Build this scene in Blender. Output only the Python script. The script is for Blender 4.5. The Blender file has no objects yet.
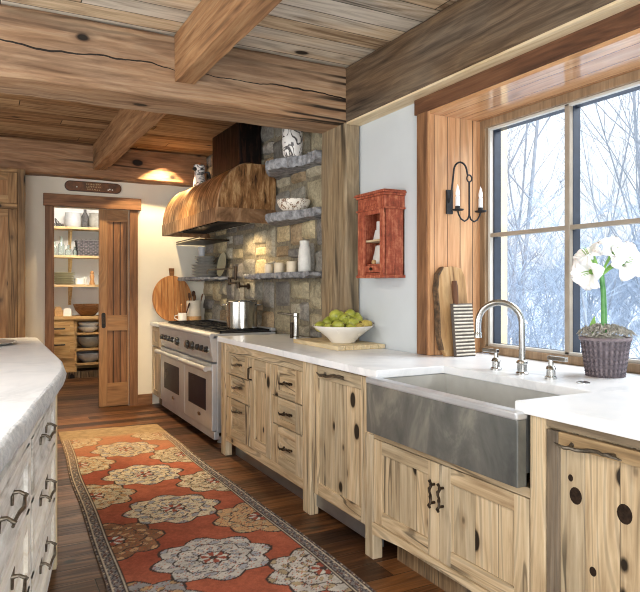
import bpy, bmesh, math, random
import numpy as np
from mathutils import Vector, Matrix
random.seed(7); rng = np.random.default_rng(7)
C = bpy.context.scene.collection
S = bpy.context.scene
R = math.radians

# ------------------------------------------------------------ camera, world, lights, exposure
F_PX, YAW, CAM_H = 635.0, 27.885, 1.318
cd = bpy.data.cameras.new('camera'); cam = bpy.data.objects.new('camera', cd); C.objects.link(cam)
cam.location = (0, 0, CAM_H); cam.rotation_euler = (R(90), 0, R(-YAW))
cd.sensor_fit = 'HORIZONTAL'; cd.sensor_width = 36; cd.lens = 36 * F_PX / 640
cd.shift_y = -(296 - 286) / 640; cd.clip_start = .02
S.camera = cam
S.view_settings.view_transform = 'Standard'; S.view_settings.look = 'None'
S.view_settings.gamma = 1; S.view_settings.use_curve_mapping = False
S.view_settings.exposure = 0.82
S.cycles.max_bounces = 8; S.cycles.diffuse_bounces = 4; S.cycles.transparent_max_bounces = 12
S.cycles.filter_width = 1.05; S.cycles.sample_clamp_indirect = 6; S.cycles.caustics_reflective = False; S.cycles.caustics_refractive = False
w = bpy.data.worlds.new('overcast_sky'); S.world = w; w.use_nodes = True
nt = w.node_tree; bg = nt.nodes['Background']
# overcast sky: about three times brighter overhead than at the horizon
tc = nt.nodes.new('ShaderNodeTexCoord'); sp = nt.nodes.new('ShaderNodeSeparateXYZ'); rm = nt.nodes.new('ShaderNodeMapRange'); cr = nt.nodes.new('ShaderNodeCombineColor')
nt.links.new(tc.outputs['Generated'], sp.inputs[0]); nt.links.new(sp.outputs[2], rm.inputs[0])
for i, q in enumerate((.02, .95, .66, 2.1)): rm.inputs[i + 1].default_value = q
bg.inputs[0].default_value = (.93, .97, 1, 1); nt.links.new(rm.outputs[0], bg.inputs[1])

def light(name, kind, loc, target, energy, col, **k):
    d = bpy.data.lights.new(name, kind); d.energy = energy; d.color = col
    for a, b in k.items(): setattr(d, a, b)
    o = bpy.data.objects.new(name, d); C.objects.link(o); o.location = loc
    o.rotation_euler = (Vector(target) - Vector(loc)).to_track_quat('-Z', 'Y').to_euler()
    return o
# added fill lamps, out of view behind and to the left of the camera
light('rear_fill', 'AREA', (-.6, -2.3, 1.25), (.7, 3, 1.6), 150, (.97, .985, 1), shape='RECTANGLE', size=3.6, size_y=2.0)
light('left_fill', 'AREA', (-3.3, 3.0, 1.25), (2, 3.6, 2.0), 62, (.98, .985, 1), shape='RECTANGLE', size=4.5, size_y=1.9)
light('island_fill', 'AREA', (-.9, 2.2, 2.5), (-.9, 2.2, 0), 34, (1, .98, .96), shape='RECTANGLE', size=1.2, size_y=2.4)  # added fill lamp above the island, out of view
# added area lamp outside, above the view, strengthening the light through the big window
light('window_boost', 'AREA', (5.4, .9, 4.6), (2.0, 2.2, 1.0), 230, (.95, .98, 1), shape='RECTANGLE', size=4.5, size_y=2.6)
# recessed warm downlights of the range alcove and the walkway
WARM = (1, .73, .40)
light('alcove_downlight', 'SPOT', (1.72, 6.774, 2.72), (1.72, 6.774, 0), 66, WARM, spot_size=R(103), spot_blend=.12, shadow_soft_size=.035)
light('walkway_downlight', 'SPOT', (1.38, 5.95, 2.74), (1.2, 5.95, 0), 190, WARM, spot_size=R(80), spot_blend=.7, shadow_soft_size=.05)
light('hood_lamp', 'SPOT', (1.98, 5.5, 1.86), (2.06, 5.5, 0), 12, WARM, spot_size=R(150), spot_blend=.5, shadow_soft_size=.04)
light('hood_lamp', 'SPOT', (1.98, 6.4, 1.86), (2.06, 6.4, 0), 14, WARM, spot_size=R(150), spot_blend=.5, shadow_soft_size=.04)
light('pantry_lamp', 'AREA', (1.1, 8.7, 2.70), (1.1, 9.2, 0), 33, (1, .9, .76), shape='RECTANGLE', size=.8, size_y=.5)

# ------------------------------------------------------------ materials
def lin(c):
    return tuple((x / 255 / 12.92 if x / 255 <= .04045 else ((x / 255 + .055) / 1.055) ** 2.4) for x in c) + (1,)
class G:
    """small node-graph writer"""
    def __init__(s, name):
        s.m = bpy.data.materials.new(name); s.m.use_nodes = True; s.t = s.m.node_tree
        s.b = s.t.nodes['Principled BSDF']
    def n(s, typ, **k):
        x = s.t.nodes.new(typ)
        for a, b in k.items(): setattr(x, a, b)
        return x
    def put(s, sock, v):
        if hasattr(v, 'is_linked') or hasattr(v, 'links'): s.t.links.new(v, sock)
        else: sock.default_value = v
    def math(s, op, a, b=0.0, c=None):
        x = s.n('ShaderNodeMath', operation=op); s.put(x.inputs[0], a); s.put(x.inputs[1], b)
        if c is not None: s.put(x.inputs[2], c)
        return x.outputs[0]
    def comb(s, a, b, c):
        x = s.n('ShaderNodeCombineXYZ')
        for i, v in enumerate((a, b, c)): s.put(x.inputs[i], v)
        return x.outputs[0]
    def noise(s, vec, scale, detail=3, rough=.55, dist=0):
        x = s.n('ShaderNodeTexNoise'); s.put(x.inputs['Vector'], vec); x.inputs['Scale'].default_value = scale
        x.inputs['Detail'].default_value = detail; x.inputs['Roughness'].default_value = rough; x.inputs['Distortion'].default_value = dist
        return x.outputs[0]
    def ramp(s, fac, stops):
        x = s.n('ShaderNodeValToRGB'); s.put(x.inputs[0], fac); e = x.color_ramp.elements
        while len(e) < len(stops): e.new(.5)
        for q, (p, c) in zip(e, stops): q.position = p; q.color = c
        return x.outputs[0]
    def mix(s, fac, a, b, mode='MIX'):
        x = s.n('ShaderNodeMix', data_type='RGBA', blend_type=mode); s.put(x.inputs[0], fac); s.put(x.inputs[6], a); s.put(x.inputs[7], b)
        return x.outputs[2]
    def mr(s, v, a, b, c=0., d=1.):
        x = s.n('ShaderNodeMapRange'); s.put(x.inputs[0], v)
        for i, q in enumerate((a, b, c, d)): x.inputs[i + 1].default_value = q
        return x.outputs[0]
    def bump(s, h, strength, dist=.01):
        x = s.n('ShaderNodeBump'); x.inputs['Strength'].default_value = strength; x.inputs['Distance'].default_value = dist
        s.put(x.inputs['Height'], h); s.t.links.new(x.outputs[0], s.b.inputs['Normal'])
    def xyz(s):
        tc = s.n('ShaderNodeTexCoord'); sp = s.n('ShaderNodeSeparateXYZ'); s.t.links.new(tc.outputs['Object'], sp.inputs[0])
        return tc.outputs['Object'], sp.outputs
    def set(s, **k):
        names = dict(col='Base Color', rough='Roughness', metal='Metallic', spec='Specular IOR Level', coat='Coat Weight', trans='Transmission Weight', ior='IOR', sub='Subsurface Weight')
        for a, v in k.items(): s.put(s.b.inputs[names[a]], v)
        return s.m

def wood(name, dark, mid, light_, axis='Z', plank=None, length=1.6, knots=.0, rings=.22, rough=.6, var=.35, gap=.004, split=None, cracks=0., spec=.35, lines=.3, contrast=1.35, crackscale=3.1, kscale=5., ksize=(.05, .10), weather=None, bump=.35, fine=.3):
    g = G(name); o, xyz = g.xyz(); A = 'XYZ'.index(axis)
    along = xyz[A]; others = [xyz[i] for i in range(3) if i != A]
    oi = g.n('ShaderNodeObjectInfo').outputs['Random']
    rnd = oi; edge = None
    if plank:
        P = 'XYZ'.index(plank[0]); pw = plank[1]
        pos = g.math('DIVIDE', xyz[P], pw); idx = g.math('FLOOR', pos)
        wn = g.n('ShaderNodeTexWhiteNoise', noise_dimensions='2D'); g.put(wn.inputs['Vector'], g.comb(idx, g.math('MULTIPLY', oi, 91.), 0.))
        seg0 = g.math('ADD', g.math('DIVIDE', along, length), g.math('MULTIPLY', wn.outputs[0], 7.3)); seg = g.math('FLOOR', seg0)
        wn2 = g.n('ShaderNodeTexWhiteNoise', noise_dimensions='3D'); g.put(wn2.inputs['Vector'], g.comb(idx, seg, g.math('MULTIPLY', oi, 53.)))
        rnd = wn2.outputs[0]
        fr = g.math('FRACT', pos); dd = g.math('MULTIPLY', g.math('MINIMUM', fr, g.math('SUBTRACT', 1., fr)), pw)
        fr2 = g.math('FRACT', seg0); d2 = g.math('MULTIPLY', g.math('MINIMUM', fr2, g.math('SUBTRACT', 1., fr2)), length)
        edge = g.mr(g.math('MINIMUM', dd, d2), gap * .4, gap, 1, 0)
    off = g.math('MULTIPLY', rnd, 41.)
    def vec(k):
        return g.comb(g.math('ADD', g.math('MULTIPLY', along, k), off), g.math('ADD', others[0], off), g.math('ADD', others[1], off))
    n1 = g.noise(vec(.09), 30, 6, .6, .4)
    n2 = g.noise(vec(.015), 150, 3, .6)
    n3 = g.noise(vec(.45), 2.2, 3, .6)
    n4 = g.noise(vec(.10), 3.2, 2, .5, .2)
    ring = g.math('MULTIPLY_ADD', g.math('SINE', g.math('MULTIPLY', n4, 120.)), .5, .5)
    f = g.math('ADD', g.math('MULTIPLY', n1, contrast), g.math('MULTIPLY', n2, fine))
    f = g.math('ADD', f, g.math('MULTIPLY', n3, .55))
    f = g.math('ADD', f, g.math('MULTIPLY', ring, rings))
    f = g.math('SUBTRACT', f, contrast * .5 + fine * .5 + .275 + rings * .5 - .5)
    f = g.math('ADD', f, g.math('MULTIPLY', g.math('SUBTRACT', rnd, .5), var))
    line = g.math('MULTIPLY', g.mr(ring, .70, .97, 0, 1), g.mr(n3, .35, .62, .25, 1.))
    col = g.ramp(f, [(.0, lin(dark)), (.47, lin(mid)), (.95, lin(light_))])
    if lines: col = g.mix(g.math('MULTIPLY', line, lines), col, lin(tuple(x * .62 for x in dark)))
    if weather:
        wv = g.mr(g.math('ADD', g.noise(vec(.3), 1.7, 3, .6), g.math('MULTIPLY', g.math('SUBTRACT', rnd, .5), .5)), .46, .60, 0, weather[1])
        col = g.mix(wv, col, g.ramp(f, [(.1, lin(tuple(x * .45 for x in weather[0]))), (.8, lin(weather[0]))]))
    if knots:
        vo = g.n('ShaderNodeTexVoronoi'); g.put(vo.inputs['Vector'], g.comb(g.math('ADD', g.math('MULTIPLY', along, .62), off), g.math('ADD', others[0], off), g.math('ADD', others[1], off)))
        vo.inputs['Scale'].default_value = kscale
        sepc = g.n('ShaderNodeSeparateColor'); g.t.links.new(vo.outputs['Color'], sepc.inputs[0])
        keep = g.math('LESS_THAN', sepc.outputs[0], min(1., knots * 3.5))
        size = g.math('MULTIPLY_ADD', sepc.outputs[1], ksize[1], ksize[0])
        dist = g.math('SUBTRACT', g.math('ADD', vo.outputs['Distance'], g.math('MULTIPLY', g.math('SUBTRACT', n1, .5), .06)), size)
        km = g.math('MULTIPLY', g.mr(dist, 0, .05, 1, 0), keep)
        halo = g.math('MULTIPLY', g.mr(dist, .0, .16, .55, 0), keep)
        col = g.mix(halo, col, lin(dark)); col = g.mix(km, col, lin(tuple(x * .28 for x in dark)))
    if cracks:
        nc = g.noise(vec(.05 if crackscale < 5 else .10), crackscale, 2, .5, .3)
        cm = g.mr(g.math('ABSOLUTE', g.math('SUBTRACT', nc, .5)), .008, .02, cracks, 0)
        cm = g.math('MULTIPLY', cm, g.mr(g.noise(vec(.4), 2.6, 2), .45, .6))
        col = g.mix(cm, col, lin(tuple(x * .2 for x in dark)))
    if split:
        wob = g.math('MULTIPLY', g.math('SUBTRACT', g.noise(g.comb(along, 0., 3.), 1.7, 4, .55), .5), .16)
        dz = g.math('ABSOLUTE', g.math('SUBTRACT', g.math('SUBTRACT', xyz[2], split), wob))
        wd = g.math('MULTIPLY_ADD', g.noise(g.comb(along, 5., 0.), 2.3, 3), .016, -.003)
        sm = g.math('LESS_THAN', dz, wd); col = g.mix(sm, col, lin((26, 18, 14)))
    h = f
    if edge is not None:
        col = g.mix(edge, col, lin(tuple(x * .3 for x in dark))); h = g.math('SUBTRACT', f, g.math('MULTIPLY', edge, 1.5))
    g.bump(h, bump, .004)
    return g.set(col=col, rough=g.mr(f, 0, 1, rough + .1, rough - .08), spec=spec)

def plain(name, c, rough=.5, metal=0., var=.06, scale=14., bump=.0, spec=.5, c2=None, **k):
    g = G(name); o, _ = g.xyz(); n = g.noise(o, scale, 4, .6)
    a = lin(tuple(max(0, x * (1 - var)) for x in c)); b = lin(c2 or tuple(min(255, x * (1 + var)) for x in c))
    if bump: g.bump(n, bump, .006)
    return g.set(col=g.ramp(n, [(.3, a), (.7, b)]), rough=g.mr(n, .2, .8, max(0, rough - .06), rough + .06), metal=metal, spec=spec, **k)

M = {}
KN = dict(dark=(142, 116, 84), mid=(205, 183, 148), light_=(234, 219, 190), lines=.5, cracks=.7, crackscale=9., contrast=1.2)
M['pine'] = wood('knotty_pine', axis='Z', knots=.12, var=.16, weather=((182, 170, 148), .45), rough=.55, **KN)
M['pine_planks'] = wood('knotty_pine_planks', axis='Z', plank=('Y', .125), length=9, gap=.0014, knots=.3, kscale=7.5, ksize=(.06, .14), var=.22, rings=.2, weather=((178, 164, 138), .48), rough=.55, **KN)
M['pine_rail'] = wood('knotty_pine_rail', axis='Y', knots=.14, var=.16, weather=((170, 156, 130), .5), rough=.55, **KN)
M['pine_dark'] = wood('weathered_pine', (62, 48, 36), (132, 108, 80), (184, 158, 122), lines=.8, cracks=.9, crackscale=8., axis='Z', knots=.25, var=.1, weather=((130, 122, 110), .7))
M['pine_dark_rail'] = wood('weathered_pine_rail', (84, 66, 46), (156, 130, 94), (196, 170, 130), axis='Y', knots=.25, var=.1, weather=((140, 132, 118), .6))
M['beam_x'] = wood('fir_beam', (100, 72, 50), (158, 122, 90), (196, 164, 128), axis='X', knots=.10, split=.175, cracks=.95, weather=((156, 142, 126), .35), var=.06, rough=.6)
M['beam_back'] = wood('back_fir_beam', (86, 60, 40), (140, 104, 74), (176, 142, 108), axis='X', knots=.12, cracks=.8, var=.06)
M['beam_y'] = wood('old_grey_beam', (52, 40, 30), (98, 78, 58), (136, 112, 84), axis='Y', knots=.08, cracks=.9, weather=((120, 112, 100), .5), var=.05, rough=.7, bump=.8, fine=.5)
M['beam_bounce_lit'] = wood('bounce_lit_underside', (176, 150, 112), (222, 202, 166), (238, 224, 196), axis='Y', var=.05, lines=.15)
M['joist'] = wood('fir_joist', (92, 62, 40), (156, 116, 80), (194, 156, 114), axis='Y', knots=.05, var=.06, cracks=.5)
M['post'] = wood('grey_post', (86, 72, 54), (142, 122, 94), (178, 158, 124), axis='Z', knots=.05, cracks=.9, weather=((150, 142, 128), .6), bump=.8, fine=.55)
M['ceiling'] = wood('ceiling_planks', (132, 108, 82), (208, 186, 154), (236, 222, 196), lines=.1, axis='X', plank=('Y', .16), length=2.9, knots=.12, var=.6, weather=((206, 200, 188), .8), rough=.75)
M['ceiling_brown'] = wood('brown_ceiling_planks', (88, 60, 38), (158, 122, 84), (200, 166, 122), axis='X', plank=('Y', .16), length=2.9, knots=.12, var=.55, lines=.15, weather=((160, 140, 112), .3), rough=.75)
M['floor'] = wood('walnut_floor', (28, 16, 9), (72, 43, 23), (134, 88, 50), axis='X', plank=('Y', .15), length=2.1, knots=.06, var=.6, rough=.42, gap=.003)
M['cedar'] = wood('cedar_boards', (152, 104, 70), (196, 148, 106), (222, 182, 140), axis='Z', plank=('X', .095), length=9, var=.16, gap=.003, rough=.42, rings=.12)
M['cedar_y'] = wood('cedar_soffit', (152, 104, 70), (196, 148, 106), (222, 182, 140), axis='Y', plank=('X', .13), length=9, var=.12, gap=.003, rough=.12, bump=.05, spec=1., rings=.12)
M['casing'] = wood('stained_casing', (72, 48, 32), (122, 86, 58), (158, 116, 82), axis='Z', var=.08, rough=.5, knots=.04)
M['casing_y'] = wood('stained_casing_rail', (58, 37, 25), (98, 65, 45), (130, 92, 66), axis='Y', var=.08, rough=.5)
M['casing_x'] = wood('stained_header', (80, 54, 36), (132, 94, 64), (166, 124, 88), axis='X', var=.08, rough=.5, knots=.08)
M['door'] = wood('stained_door', (92, 64, 42), (146, 108, 73), (176, 138, 98), contrast=.8, axis='Z', var=.12, rough=.5)
M['door_x'] = wood('stained_door_rail', (92, 64, 42), (146, 108, 73), (176, 138, 98), contrast=.8, axis='X', var=.12, rough=.5)
M['door_boards'] = wood('stained_door_boards', (76, 50, 32), (128, 90, 60), (160, 118, 82), axis='Z', plank=('X', .0735), length=9, var=.2, gap=.007, rough=.5)
M['cupboard'] = wood('old_cupboard_wood', (80, 58, 37), (142, 108, 70), (180, 146, 102), axis='Z', knots=.2, var=.2, cracks=.6)
M['cupboard_boards'] = wood('old_cupboard_boards', (84, 56, 34), (146, 106, 68), (180, 142, 98), axis='Z', plank=('X', .13), length=9, knots=.25, var=.3)
M['shelf_wood'] = wood('pale_shelf_wood', (150, 116, 76), (204, 172, 124), (228, 202, 158), axis='X', var=.1)
M['pantry_wood'] = wood('pantry_cabinet_wood', (120, 84, 46), (188, 146, 92), (216, 180, 126), axis='X', knots=.25, var=.2)
M['board_round'] = wood('round_board_wood', (126, 78, 40), (186, 126, 72), (214, 164, 106), axis='Z', plank=('X', .07), length=9, var=.25, rings=.35, gap=.002)
M['board_live'] = wood('live_edge_board_wood', (112, 80, 48), (176, 138, 92), (206, 174, 128), axis='Z', knots=.25, rings=.4, var=.1)
M['board_pale'] = wood('maple_board', (182, 156, 112), (220, 200, 160), (236, 222, 188), axis='Y', var=.08, plank=('X', .06), length=9, gap=.001)
M['bark'] = plain('bark', (84, 64, 44), .9, var=.4, scale=40, bump=.8)
M['dark_wood'] = wood('dark_bowl_wood', (70, 44, 24), (122, 82, 46), (156, 110, 66), axis='X', var=.1)
M['utensil'] = wood('utensil_wood', (130, 88, 50), (186, 138, 88), (210, 168, 118), axis='Z', var=.3)
M['utensil_dark'] = wood('dark_utensil_wood', (46, 28, 16), (84, 52, 30), (110, 70, 42), axis='Z', var=.3)
M['island'] = wood('whitewashed_pine', (212, 203, 184), (242, 238, 228), (252, 250, 246), axis='Y', lines=.12, knots=.0, var=.12, weather=((240, 241, 240), .6), rough=.5)
M['island_z'] = wood('pale_post_pine', (196, 170, 122), (226, 208, 168), (240, 228, 196), axis='Z', var=.1)
M['plaster'] = plain('white_plaster', (200, 207, 211), .9, var=.012, scale=3, bump=.05, spec=.2)
M['cream'] = plain('cream_plaster', (226, 221, 206), .9, var=.015, scale=3, bump=.05, spec=.2)
M['shiplap'] = plain('white_shiplap', (224, 226, 228), .7, var=.01, scale=3)
M['stainless'] = plain('stainless_steel', (204, 208, 213), .36, .6, .04, 6)
M['stainless_dull'] = plain('brushed_steel', (212, 211, 206), .4, .7, .05, 5)
M['chrome'] = plain('polished_nickel', (186, 187, 185), .17, 1., .03, 9)
M['iron'] = plain('black_iron', (40, 40, 42), .5, .6, .2, 60, .2)
M['iron_blue'] = plain('black_frame', (36, 44, 58), .45, .2, .1, 20)
M['bronze'] = plain('dark_bronze', (62, 52, 42), .42, .85, .25, 60, .2)
M['pewter'] = plain('pewter', (112, 105, 94), .36, .9, .2, 60, .3)
M['black'] = plain('black_enamel', (22, 23, 26), .3, 0, .1, 10)
M['glass_dark'] = plain('oven_glass', (20, 23, 40), .3, 0, .1, 4, spec=.15)
M['knob'] = plain('black_knob', (20, 20, 24), .25)
M['grate'] = plain('cast_iron', (26, 27, 30), .6, .3, .2, 60, .2)
M['slab'] = plain('grey_stone_slab', (128, 130, 134), .85, 0, .35, 22, .9, c2=(176, 178, 182))
M['mortar'] = plain('mortar', (126, 118, 100), .95, 0, .2, 30, .5)
M['white'] = plain('white_ceramic', (238, 236, 230), .25, 0, .015, 8)
M['offwhite'] = plain('cream_ceramic', (232, 222, 202), .4, 0, .03, 14)
M['grey_cer'] = plain('grey_stoneware', (150, 148, 142), .4, 0, .08, 20)
M['grey_blue'] = plain('grey_bowl', (176, 180, 186), .4, 0, .05, 14)
M['green_plate'] = plain('sage_plate', (176, 170, 140), .4, 0, .05, 14)
M['candle_wax'] = plain('candle_wax', (230, 216, 190), .55, 0, .03, 10)
M['bottle_white'] = plain('bottle_glaze', (216, 216, 210), .4, 0, .05, 20)
M['cupboard_rail'] = wood('old_cupboard_rail', (80, 58, 37), (142, 108, 70), (180, 146, 102), axis='X', knots=.2, var=.2)
M['sign_wood'] = plain('sign_edge', (66, 40, 24), .5, 0, .2, 20)
M['sign_field'] = plain('sign_field', (96, 62, 36), .5, 0, .3, 14)
M['sign_gold'] = plain('sign_lettering', (190, 168, 120), .5, 0, .1, 30)
M['knotblack'] = plain('black_knot', (44, 34, 27), .9, 0, .3, 60, .6, spec=.1)
M['red'] = None
M['snow'] = plain('snow', (226, 232, 240), .9, 0, .01, 1, spec=.1)
M['frost_bark'] = plain('frosted_bark', (150, 157, 167), .9, 0, .12, 9, spec=.1)
M['frost_twig'] = plain('snowy_twigs', (158, 171, 188), .9, 0, .22, 5, spec=.1)
M['pear'] = plain('pear_skin', (146, 158, 50), .36, 0, .16, 26, c2=(186, 188, 84))
M['pear_y'] = plain('ripe_pear_skin', (192, 170, 74), .36, 0, .14, 26, c2=(212, 192, 104))
M['petal'] = plain('white_petal', (252, 250, 248), .55, 0, .01, 10, sub=.15)
M['green_stem'] = plain('green_stem', (58, 132, 70), .45, 0, .14, 16, c2=(110, 172, 96))
M['leaf_green'] = plain('pale_green', (126, 170, 86), .5, 0, .14, 16)
M['moss'] = plain('grey_moss', (138, 134, 124), .95, 0, .3, 60, c2=(186, 182, 170))
M['wicker'] = plain('grey_wicker', (112, 100, 106), .75, 0, .15, 50, .2, c2=(138, 126, 130))
M['wicker_dark'] = plain('dark_wicker', (66, 66, 70), .75, 0, .35, 30, .3, c2=(110, 108, 110))
M['paper'] = plain('paper', (236, 234, 228), .7, 0, .02, 8)
M['brown_bag'] = plain('kraft', (184, 146, 100), .8, 0, .12, 20)
M['bottle_glass'] = plain('bottle_glass', (206, 222, 218), .08, 0, .02, 6, trans=.75)
M['jar_glass'] = plain('jar_glass', (226, 230, 228), .1, 0, .02, 6, trans=.6)
M['bulb'] = plain('frosted_bulb', (246, 248, 250), .25, 0, .01, 6)
M['sleeve'] = plain('candle_sleeve', (226, 232, 238), .5, 0, .03, 12)
M['exterior_trim'] = plain('exterior_trim', (222, 202, 166), .8, 0, .05, 12)
M['ash_wood'] = plain('washboard_ridge', (196, 188, 172), .6, 0, .1, 30)
M['ridge_dark'] = plain('washboard_groove', (84, 76, 70), .7, 0, .1, 30)
M['rawlight'] = plain('toe_kick_steel', (170, 174, 178), .35, .9, .05, 8)

def mk_marble():
    g = G('white_marble'); o, xyz = g.xyz()
    n = g.noise(o, 1.6, 6, .6, 1.2); v = g.mr(g.math('ABSOLUTE', g.math('SUBTRACT', n, .5)), 0, .06, 1, 0)
    v = g.math('MULTIPLY', v, g.mr(g.noise(o, 1.1, 2), .4, .65)); n2 = g.noise(o, 9, 4)
    col = g.mix(g.math('MULTIPLY', v, .45), g.ramp(n2, [(.3, lin((234, 238, 242))), (.7, lin((242, 244, 246)))]), lin((176, 184, 190)))
    return g.set(col=col, rough=.28, spec=.5)
M['marble'] = mk_marble()
def mk_chisel():
    g = G('chiselled_marble_edge'); o, _ = g.xyz(); n = g.noise(o, 38, 5, .7); g.bump(n, 1., .02)
    return g.set(col=g.ramp(n, [(.3, lin((196, 202, 208))), (.6, lin((238, 241, 243)))]), rough=.6)
M['chisel'] = mk_chisel()
def mk_copper(name, a, b, c, rough, sx=.25):
    g = G(name); o, xyz = g.xyz()
    st = g.noise(g.comb(g.math('MULTIPLY', xyz[0], sx), xyz[1], g.math('MULTIPLY', xyz[2], .2)), 26, 5, .65, .5)
    bl = g.noise(o, 3.4, 4, .6); f = g.math('ADD', g.math('MULTIPLY', st, .7), g.math('MULTIPLY', bl, .3))
    return g.set(col=g.ramp(f, [(.36, lin(a)), (.5, lin(b)), (.62, lin(c))]), metal=.6, rough=g.mr(st, .3, .7, rough + .1, rough - .06))
M['copper'] = mk_copper('aged_copper', (62, 40, 24), (180, 130, 80), (244, 214, 164), .34)
M['copper_end'] = mk_copper('copper_end_panel', (58, 36, 22), (168, 122, 78), (226, 190, 140), .4, 1.)
M['copper_band'] = mk_copper('copper_band', (104, 76, 52), (164, 126, 92), (206, 174, 138), .4)
M['copper_dark'] = mk_copper('dark_copper', (9, 6, 5), (22, 14, 11), (70, 42, 30), .45, 1.)
def mk_sink():
    g = G('aged_stainless'); o, xyz = g.xyz()
    n = g.noise(g.comb(xyz[0], g.math('MULTIPLY', xyz[1], 1.), g.math('MULTIPLY', xyz[2], .6)), 4.5, 5, .65, .6)
    return g.set(col=g.ramp(n, [(.3, lin((98, 102, 102))), (.55, lin((140, 143, 140))), (.72, lin((186, 186, 178)))]), metal=.7, rough=g.mr(n, .3, .7, .46, .3))
M['sink'] = mk_sink()
def mk_red():
    g = G('worn_red_paint'); o, xyz = g.xyz()
    n = g.noise(o, 30, 5, .65); st = g.noise(g.comb(xyz[0], xyz[1], g.math('MULTIPLY', xyz[2], .1)), 60, 3, .6)
    c = g.ramp(g.math('ADD', g.math('MULTIPLY', n, .5), g.math('MULTIPLY', st, .5)), [(.32, lin((98, 44, 28))), (.5, lin((158, 78, 54))), (.66, lin((200, 132, 98)))])
    return g.set(col=c, rough=.55)
M['red'] = mk_red()
def mk_attr(name, rough, bumpscale, bs, var=.35):
    g = G(name); o, _ = g.xyz(); at = g.n('ShaderNodeAttribute', attribute_name='tint')
    n = g.noise(o, bumpscale, 6, .7); n2 = g.noise(o, bumpscale * .25, 4, .65)
    f = g.math('ADD', g.math('MULTIPLY', n, .5), g.math('MULTIPLY', n2, .5))
    g.bump(f, bs, .012)
    k = g.mr(f, .3, .7, 1 - var, 1 + var)
    mul = g.n('ShaderNodeVectorMath', operation='SCALE'); g.t.links.new(at.outputs['Color'], mul.inputs[0]); g.put(mul.inputs['Scale'], k)
    return g.set(col=mul.outputs[0], rough=rough, spec=.25)
M['stone'] = mk_attr('field_stone', .85, 46, .9, .5)
M['rug'] = mk_attr('wool_rug', .95, 160, .6, .22)
M['weave'] = mk_attr('grey_wicker_weave', .75, 70, .3, .3)
def mk_spots(name, base, spot, scale, thr, soft=.03):
    g = G(name); o, _ = g.xyz(); n = g.noise(o, scale, 2, .5, 1.4)
    m = g.mr(g.math('ABSOLUTE', g.math('SUBTRACT', n, .5)), thr, thr + soft, 1, 0)
    return g.set(col=g.mix(m, lin(base), lin(spot)), rough=.4)
M['scroll'] = mk_spots('white_glaze_dark_scrolls', (232, 230, 226), (66, 62, 62), 8, .02)
M['painted_bowl'] = mk_spots('white_glaze_brown_marks', (232, 226, 214), (120, 88, 60), 14, .012)
def mk_glass():
    m = bpy.data.materials.new('window_glass'); m.use_nodes = True; t = m.node_tree; t.nodes.clear()
    o = t.nodes.new('ShaderNodeOutputMaterial'); mx = t.nodes.new('ShaderNodeMixShader'); a = t.nodes.new('ShaderNodeBsdfTransparent'); b = t.nodes.new('ShaderNodeBsdfGlossy')
    b.inputs['Roughness'].default_value = .02; mx.inputs[0].default_value = .05; a.inputs[0].default_value = (.97, .985, 1, 1)
    t.links.new(a.outputs[0], mx.inputs[1]); t.links.new(b.outputs[0], mx.inputs[2]); t.links.new(mx.outputs[0], o.inputs[0])
    return m
M['glass'] = mk_glass()

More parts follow.
